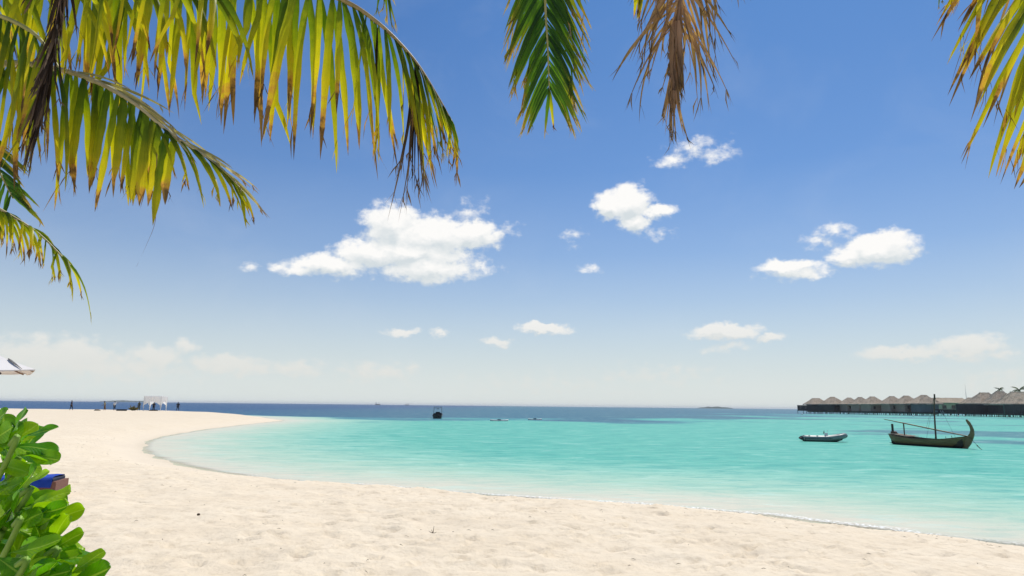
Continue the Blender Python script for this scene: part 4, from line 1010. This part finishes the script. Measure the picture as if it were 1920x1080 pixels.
# frond at the very left edge
f, p_ = frond(left, [left_crown+U((.1, -.2, -.1)), at(-160, 40, 3.6), at(-40, 22, 3.5), at(60, 60, 3.45), at(112, 130, 3.42)], .026, .006, M_rach)
row(f, p_, ML_y, 1.2, 4, 16, (0, -1, 0), .2, .08, lambda u: 290-40*u, 13, 1.8, dn=.7, twist=.6)
row(f, p_, ML_y, 1.2, 4, 12, (0, 1, 0), .2, .2, 280, 12, 1.6, dn=.6, twist=.6)
# lower bleached frond
f, p_ = frond(left, [left_crown+U((.2, -.3, -.5)), at(-140, 120, 3.75), at(20, 118, 3.7), at(122, 133, 3.68), at(190, 158, 3.66), at(255, 196, 3.64), at(320, 250, 3.62), at(395, 300, 3.6), at(450, 352, 3.6)], .024, .005, M_rachs, 'sun-bleached drooping frond with hanging yellow leaflets')
row(f, p_, ML_y, 1.3, 3, 9, (0, -1, 0), .2, .05, 270, 13, 1.8, dn=.7, twist=.6)
row(f, p_, ML_y, 3, 6.1, 15, (0, -1, 0), .12, .05, lambda u: 285-110*u, 18, 1.2, dn=1.1, twist=.35, pw=4.0, sway=.05)
row(f, p_, ML_y, 3, 5.6, 8, (0, 1, 0), .15, .15, lambda u: 270-90*u, 14, 1.2, dn=1.0, twist=.5, pw=3.5, sway=.05)
row(f, p_, ML_y, 5.5, 8, 14, (0, -1, 0), .15, 1.0, lambda u: 190-70*u, 7, .9, dn=.2, twist=.8)
ML_p = leaf_mat('bleached_palm_leaflet', [(0, (.34, .33, .16)), (.5, (.42, .38, .18)), (.85, (.50, .44, .30)), (1, (.32, .22, .14))], .25, .3, .5)
row(f, p_, ML_p, 3, 7.6, 20, (.25, .15, .1), .30, 1.2, lambda u: 210-90*u, 4.5, .45, up=.16, twist=.4, sway=.08)
# dark withered frond
f, p_ = frond(left, [left_crown+U((.1, -.4, .2)), at(60, -130, 3.5), at(118, -60, 3.35), at(112, 30, 3.3), at(94, 120, 3.28), at(80, 200, 3.27)], .022, .008, M_rachd, 'withered dark brown frond hanging straight down')
row(f, p_, ML_k, 1.5, 5, 40, (.3, -.3, 0), .22, .9, 160, 6, 1.2, twist=1.3, sway=.25)
row(f, p_, ML_k, 1.5, 5, 36, (-.6, .2, 0), .42, .9, 150, 6, 1.2, twist=1.3, sway=.25)
# fresh green fan low on the left
f, p_ = frond(left, [left_crown+U((.2, 0, -1.2)), at(-200, 110, 4.6), at(-80, 215, 4.5), at(-20, 290, 4.45), at(25, 372, 4.4)], .022, .005, M_rach, 'fresh green frond fanning from the left edge')
row(f, p_, ML_g, 1, 4, 26, (1, 0, .1), .50, .85, lambda u: 190-80*u, 8, .35, twist=.3, jit=.06, sway=.05, nrm=(0, -1, .3))
row(f, p_, ML_g, 2, 4, 14, (-1, 0, -.2), .5, .8, 130, 7, .3, twist=.3, jit=.06, sway=.05, nrm=(0, -1, .3))
f, p_ = frond(left, [left_crown+U((.1, .1, -1.6)), at(-140, 330, 4.2), at(-40, 372, 4.1), at(22, 405, 4.05), at(75, 440, 4.0), at(132, 497, 4.0)], .016, .003, M_rachs, 'lowest frond of the palm at the left edge')
row(f, p_, ML_y, 1, 5, 26, (-.1, -1, 0), .2, .35, lambda u: 150-70*u, 6, 2.2, twist=.7)
row(f, p_, ML_y, 1, 5, 16, (0, 1, 0), .2, .5, 130, 6, 2.0, twist=.7)
# a long stray thread
MB().tube(smooth_pts([at(296, 232, 3.64), at(294, 300, 3.6), at(292, 380, 3.6), at(290, 420, 3.6), at(272, 465, 3.6), at(256, 500, 3.6)]), [.004-.00015*i for i in range(31)], 4).build('stray_fibre', M_rachd, left)

# --- middle palm: crown above the camera
mid_crown = U((1.0, 1.2, 8.6))
mid = empty('palm_tree', (0, 0, 0), 0, 'coconut palm overhead with one green and one dead brown frond hanging at the top centre', 'palm tree')
zb = ground_z(1.6, -2.2)
MB().tube(smooth_pts([U((1.9, -2.6, zb-.3)), U((1.8, -2.3, 3)), U((1.5, -.9, 6)), U((1.0, 1.2, 8.6))], 8), [.22-.003*i for i in range(25)], 14).build('trunk', M_bark, mid, True)
f, p_ = frond(mid, [mid_crown, U((.6, 3.2, 7.8)), at(1016, -260, 4.15), at(1019, -120, 4.0), at(1022, 0, 3.95), at(1027, 90, 3.9), at(1030, 168, 3.88)], .02, .004, M_rach, 'fresh green frond hanging straight down at the top centre')
LE = lambda u: 215 if u < .9 else 215-(u-.9)/.1*85
for sg in (-1, 1):
    row(f, p_, ML_g, 2, 6, 50, (sg, .08, 0), .53, 1.0, lambda u: 222 if u < .6 else 215-(u-.6)/.4*75, 8, .45, twist=.5, jit=.035, sway=.05, nrm=(-sg*.35, -1, .15), pw=2.0)
    row(f, p_, ML_g, 2, 5, 9, (sg, .3, 0), .58, 1.0, 190, 7, .9, twist=.5, jit=.07, sway=.10, nrm=(-sg*.4, -1, .1), pw=1.8)
leaflet(f, ML_g, p_[-1], (-.10, 0, -1), 105*3.9/FPX, 7*3.9/FPX, .1, twist=.1, sway=.02); leaflet(f, ML_y, p_[-1], (.12, 0, -1), 90*3.9/FPX, 7*3.9/FPX, .1, twist=.1, sway=.02)
f, p_ = frond(mid, [mid_crown+U((.1, .1, 0)), U((1.5, 3.0, 8.0)), at(1300, -270, 4.1), at(1292, -120, 3.95), at(1275, 0, 3.9), at(1266, 90, 3.87), at(1262, 170, 3.85)], .022, .009, M_rachd, 'dead brown frond hanging at the top right of centre')
for sg in (-1, 1):
    row(f, p_, ML_d, 2, 4.5, 54, (sg, .2*sg, .1), .58, .8, 235, 7.5, 1.6, twist=1.4, jit=.24, sway=.40, pw=1.5)
    row(f, p_, ML_d, 3.8, 6, 32, (sg, .2*sg, 0), .12, 1.0, 135, 5, .8, twist=1.3, jit=.10, sway=.22, pw=1.5)
q1 = at(1266, 40, 3.87)
for k in range(7): leaflet(f, ML_d, q1+U((rnd.uniform(-.03, .02), rnd.uniform(-.03, .03), 0)), (rnd.uniform(-.06, .03), 0, -1), rnd.uniform(150, 225)*3.87/FPX, rnd.uniform(8, 13)*3.87/FPX, .2, twist=.8, sway=.06)
for k in range(5): leaflet(f, ML_y, at(1195+rnd.uniform(-12, 12), -35, 3.95), (rnd.uniform(-.15, .05), 0, -1), rnd.uniform(75, 100)*3.9/FPX, 9*3.9/FPX, .2, twist=.6, sway=.1)

# --- right palm
right_crown = U((5.6, 4.2, 6.4))
right = empty('palm_tree', (0, 0, 0), 0, 'coconut palm whose brown-tipped frond reaches in from the upper right', 'palm tree')
zb = ground_z(6.8, 3.9)
MB().tube(smooth_pts([U((7.2, 3.6, zb-.3)), U((7.0, 3.8, 2.6)), U((6.3, 4.0, 4.6)), U((5.6, 4.2, 6.4))], 8), [.22-.003*i for i in range(25)], 14).build('trunk', M_bark, right, True)
f, p_ = frond(right, [right_crown, at(2200, -300, 4.0), at(2050, -270, 3.9), at(1955, -190, 3.8), at(1975, -40, 3.75), at(1995, 100, 3.72), at(2015, 230, 3.7)], .024, .008, M_rach)
row(f, p_, ML_y, 2.5, 4, 21, (-.70, -.05, -.70), 1.0, .05, 430, 15, .45, twist=.4, jit=.06, sway=.06, nrm=(0, -1, .3))
row(f, p_, ML_y, 4, 6, 15, (-.60, -.05, -.8), 1.0, .05, lambda u: 430-190*u, 14, .45, twist=.4, jit=.05, sway=.08, nrm=(0, -1, .3))
row(f, p_, ML_d, 2.5, 4.5, 5, (-.7, .1, -.8), 1.0, .1, 400, 7, .8, twist=.9, jit=.08, sway=.2)
for dx, L in ((1756, 60), (1760, 45)): leaflet(f, ML_g, at(dx+8, -28, 3.8), (-.22, 0, -1), L*3.8/FPX, 4*3.8/FPX, .2, twist=.5)

# ------------------------------------------------------------------ beach shrub (large glossy leaves)
def glossy_leaf(name, a, b_, c_):
    m = bpy.data.materials.new(name); m.use_nodes = True; t = NT(m.node_tree); m.node_tree.nodes.clear()
    out = t.n('ShaderNodeOutputMaterial'); bs = t.n('ShaderNodeBsdfPrincipled'); tr = t.n('ShaderNodeBsdfTranslucent')
    oi = t.n('ShaderNodeObjectInfo'); tc = t.n('ShaderNodeTexCoord'); al = t.n('ShaderNodeAttribute', attribute_name='along'); ac = t.n('ShaderNodeAttribute', attribute_name='across')
    col = t.mix(t.smooth(t.m('MULTIPLY_ADD', t.m('SUBTRACT', t.noise(tc.outputs['Object'], 3, 4, .6), .5), .6, oi.outputs['Random']), .1, .9), a, b_)
    mid_ = t.m('ABSOLUTE', t.m('SUBTRACT', ac.outputs['Fac'], .5))
    col = t.mix(t.smooth(mid_, .02, .06, .6, 0), col, c_)
    wvv = t.m('SINE', t.m('MULTIPLY', t.m('SUBTRACT', al.outputs['Fac'], t.m('MULTIPLY', mid_, .55)), 62))
    col = t.mix(t.smooth(wvv, .90, 1, 0, .08), col, c_)
    spn = t.smooth(t.noise(tc.outputs['Object'], 22, 3, .7), .70, .76, 0, .6); col = t.mix(spn, col, (.10, .08, .02))
    t.l(col, bs.inputs['Base Color']); bs.inputs['Roughness'].default_value = .24; bs.inputs['Specular IOR Level'].default_value = .5
    bp = t.n('ShaderNodeBump'); bp.inputs['Strength'].default_value = .22; bp.inputs['Distance'].default_value = .003
    t.l(t.m('ADD', t.m('MULTIPLY', wvv, .5), t.noise(tc.outputs['Object'], 12, 3, .6)), bp.inputs['Height']); t.l(bp.outputs[0], bs.inputs['Normal'])
    t.l(t.mix(1.0, col, (1.5, 1.55, .35), 'MULTIPLY'), tr.inputs[0])
    mx = t.n('ShaderNodeMixShader'); mx.inputs[0].default_value = .5; t.l(bs.outputs[0], mx.inputs[1]); t.l(tr.outputs[0], mx.inputs[2]); t.l(mx.outputs[0], out.inputs[0]); return m
MG = glossy_leaf('glossy_shrub_leaf', (.075, .24, .006), (.27, .45, .014), (.42, .58, .10))
M_stem = mat('green_stem', (.20, .34, .05), .5, vscale=20)
def leaf_mesh(curl, fold, wf, wob, seed):
    rr = random.Random(seed); NL, NW = 14, 6; vs = []; fs = []; al = []; ac = []
    for i in range(NL+1):
        t = 1-(1-i/NL)**1.5
        wd = wf*(.08+.92*math.sin(math.pi*.5*min(1, t/.70))**1.35) if t < .70 else wf*max(0, 1-((t-.70)/.302)**2.2)**.5
        x = t; z0 = curl*(t*t)*-1 + .03*math.sin(t*5+seed)
        for j in range(NW+1):
            s = j/NW*2-1
            vs.append(Vector((x-.02*abs(s)*t, s*wd*.5, z0 + fold*abs(s)*wd*.5 + wob*abs(s)**2*math.sin(t*9+seed+s)*.06))); al.append(t); ac.append(j/NW)
    fs = [(i*(NW+1)+j, i*(NW+1)+j+1, (i+1)*(NW+1)+j+1, (i+1)*(NW+1)+j) for i in range(NL) for j in range(NW)]
    me = bpy.data.meshes.new('leaf'); me.from_pydata([tuple(v) for v in vs], [], fs); me.update()
    for k, v in (('along', al), ('across', ac)):
        a_ = me.attributes.new(k, 'FLOAT', 'POINT'); a_.data.foreach_set('value', np.array(v, dtype=np.float32))
    me.polygons.foreach_set('use_smooth', [True]*len(me.polygons)); me.materials.append(MG); return me
LM = [leaf_mesh(c_, f_, w_, wb, i) for i, (c_, f_, w_, wb) in enumerate(((.04, .16, .44, .6), (.10, .12, .46, .9), (.0, .24, .42, .5), (.14, .14, .46, .9), (-.06, .18, .43, .6)))]
sh = empty('beach_shrub', (0, 0, 0), 0, 'bright green shrub with large glossy leaves in the lower left corner', 'shrub')
def shrub_leaf(parent, A, B, wpx=None, roll=0.0, mesh=None, rr=rnd):
    d = B-A; L = d.length; x = d.normalized()
    up = U((.1, -.75, .65)); y = up.cross(x); y = y.normalized() if y.length > .01 else U((0, 1, 0)); z = x.cross(y).normalized()
    M = Matrix((x, y, z)).transposed(); M = M @ Matrix.Rotation(roll, 3, 'X')
    o = bpy.data.objects.new('leaf', mesh or rr.choice(LM)); COL.objects.link(o); o.parent = parent
    k = 1.0 if not wpx else (wpx*1.25*A.y/FPX)/(L*.43)
    o.matrix_world = Matrix.Translation(A) @ M.to_4x4() @ Matrix.Diagonal((L, L*k, L, 1)); return o
# branches end in rosettes
ros = [((18, 835), 1.62), ((22, 872), 1.70), ((35, 930), 1.60), ((70, 985), 1.66), ((25, 985), 1.55), ((85, 1040), 1.60), ((30, 1060), 1.50), ((115, 1095), 1.56), ((-20, 900), 1.70), ((-15, 1010), 1.62), ((55, 1110), 1.48)]
branches = []
root0 = U((-1.75, 2.05, ground_z(-1.75, 2.05)-.05))
for k, ((px, py), Yd) in enumerate(ros):
    e = at(px, py, Yd); m_ = root0.lerp(e, .55)+U((.05*math.sin(k*2.1)-.26, .10+.06*math.cos(k*1.7), -.06)); s0 = root0+U((.05*math.sin(k), .05*math.cos(k), 0))
    bm_ = MB(); bm_.tube(smooth_pts([s0, m_, e-U((.02, -.02, .05)), e]), [.009-.0002*i for i in range(19)], 8); branches.append((bm_.build('branch', M_stem, sh, True), e, Yd))
lead = [(22,812,42,765,24,0),(22,846,4,790,40,1),(40,826,105,797,15,0),(28,838,110,842,24,0),(50,850,113,864,24,0),(25,855,76,892,22,1),(-12,866,48,880,22,1),(30,920,99,885,13,0),
        (40,950,140,930,30,2),(78,982,163,956,27,3),(28,962,92,972,26,2),(18,1040,116,1012,32,6),(88,1032,162,1001,26,3),(40,1078,152,1034,30,5),(128,1078,191,1030,22,7),(118,1112,202,1062,36,7),
        (-6,1045,48,1084,30,6),(20,990,75,960,26,4),(60,1010,105,985,22,3),(-10,905,30,895,24,8),(-12,930,40,900,26,8),(-10,985,36,1000,30,9),(-14,830,20,800,30,1),
        (70,1090,128,1068,26,10),(30,1100,96,1072,28,10),(-10,1090,50,1058,28,6),(-16,800,8,768,26,0),(0,850,38,835,26,1),(60,965,128,950,22,3),(85,1050,140,1062,24,5),(150,1105,178,1062,20,7)]
for (ax, ay, bx, by, w_, bi) in lead:
    br, e, Yd = branches[bi]; Y0 = Yd+rnd.uniform(-.05, .03); Y1 = Y0+rnd.uniform(-.06, .05)
    shrub_leaf(br, at(ax, ay, Y0), at(bx, by, Y1), w_*1.1, rnd.uniform(-.35, .35))
hull_x = [(740, 20), (765, 48), (800, 96), (845, 108), (870, 104), (884, 50), (922, 60), (935, 138), (955, 158), (985, 120), (1000, 155), (1030, 180), (1060, 198), (1100, 205), (1300, 215)]
def lim(y):
    for (a, b_), (c_, d_) in zip(hull_x, hull_x[1:]):
        if a <= y <= c_: return b_+(d_-b_)*(y-a)/(c_-a)
    return 20
for (br, e, Yd), ((px, py), _) in zip(branches, ros):
    for k in range(7):
        for tr_ in range(20):
            a = rnd.uniform(-1.9, 1.5); L = rnd.uniform(72, 112); bx, by = px+L*math.cos(a), py+L*math.sin(a)*.8
            if by > 772 and bx < lim(by)-4: break
        else: continue
        Y0 = Yd+rnd.uniform(.02, .12); o = shrub_leaf(br, at(px-6, py+4, Y0), at(bx, by, Y0+rnd.uniform(-.10, .12)), rnd.uniform(24, 34), rnd.uniform(-.8, .8))
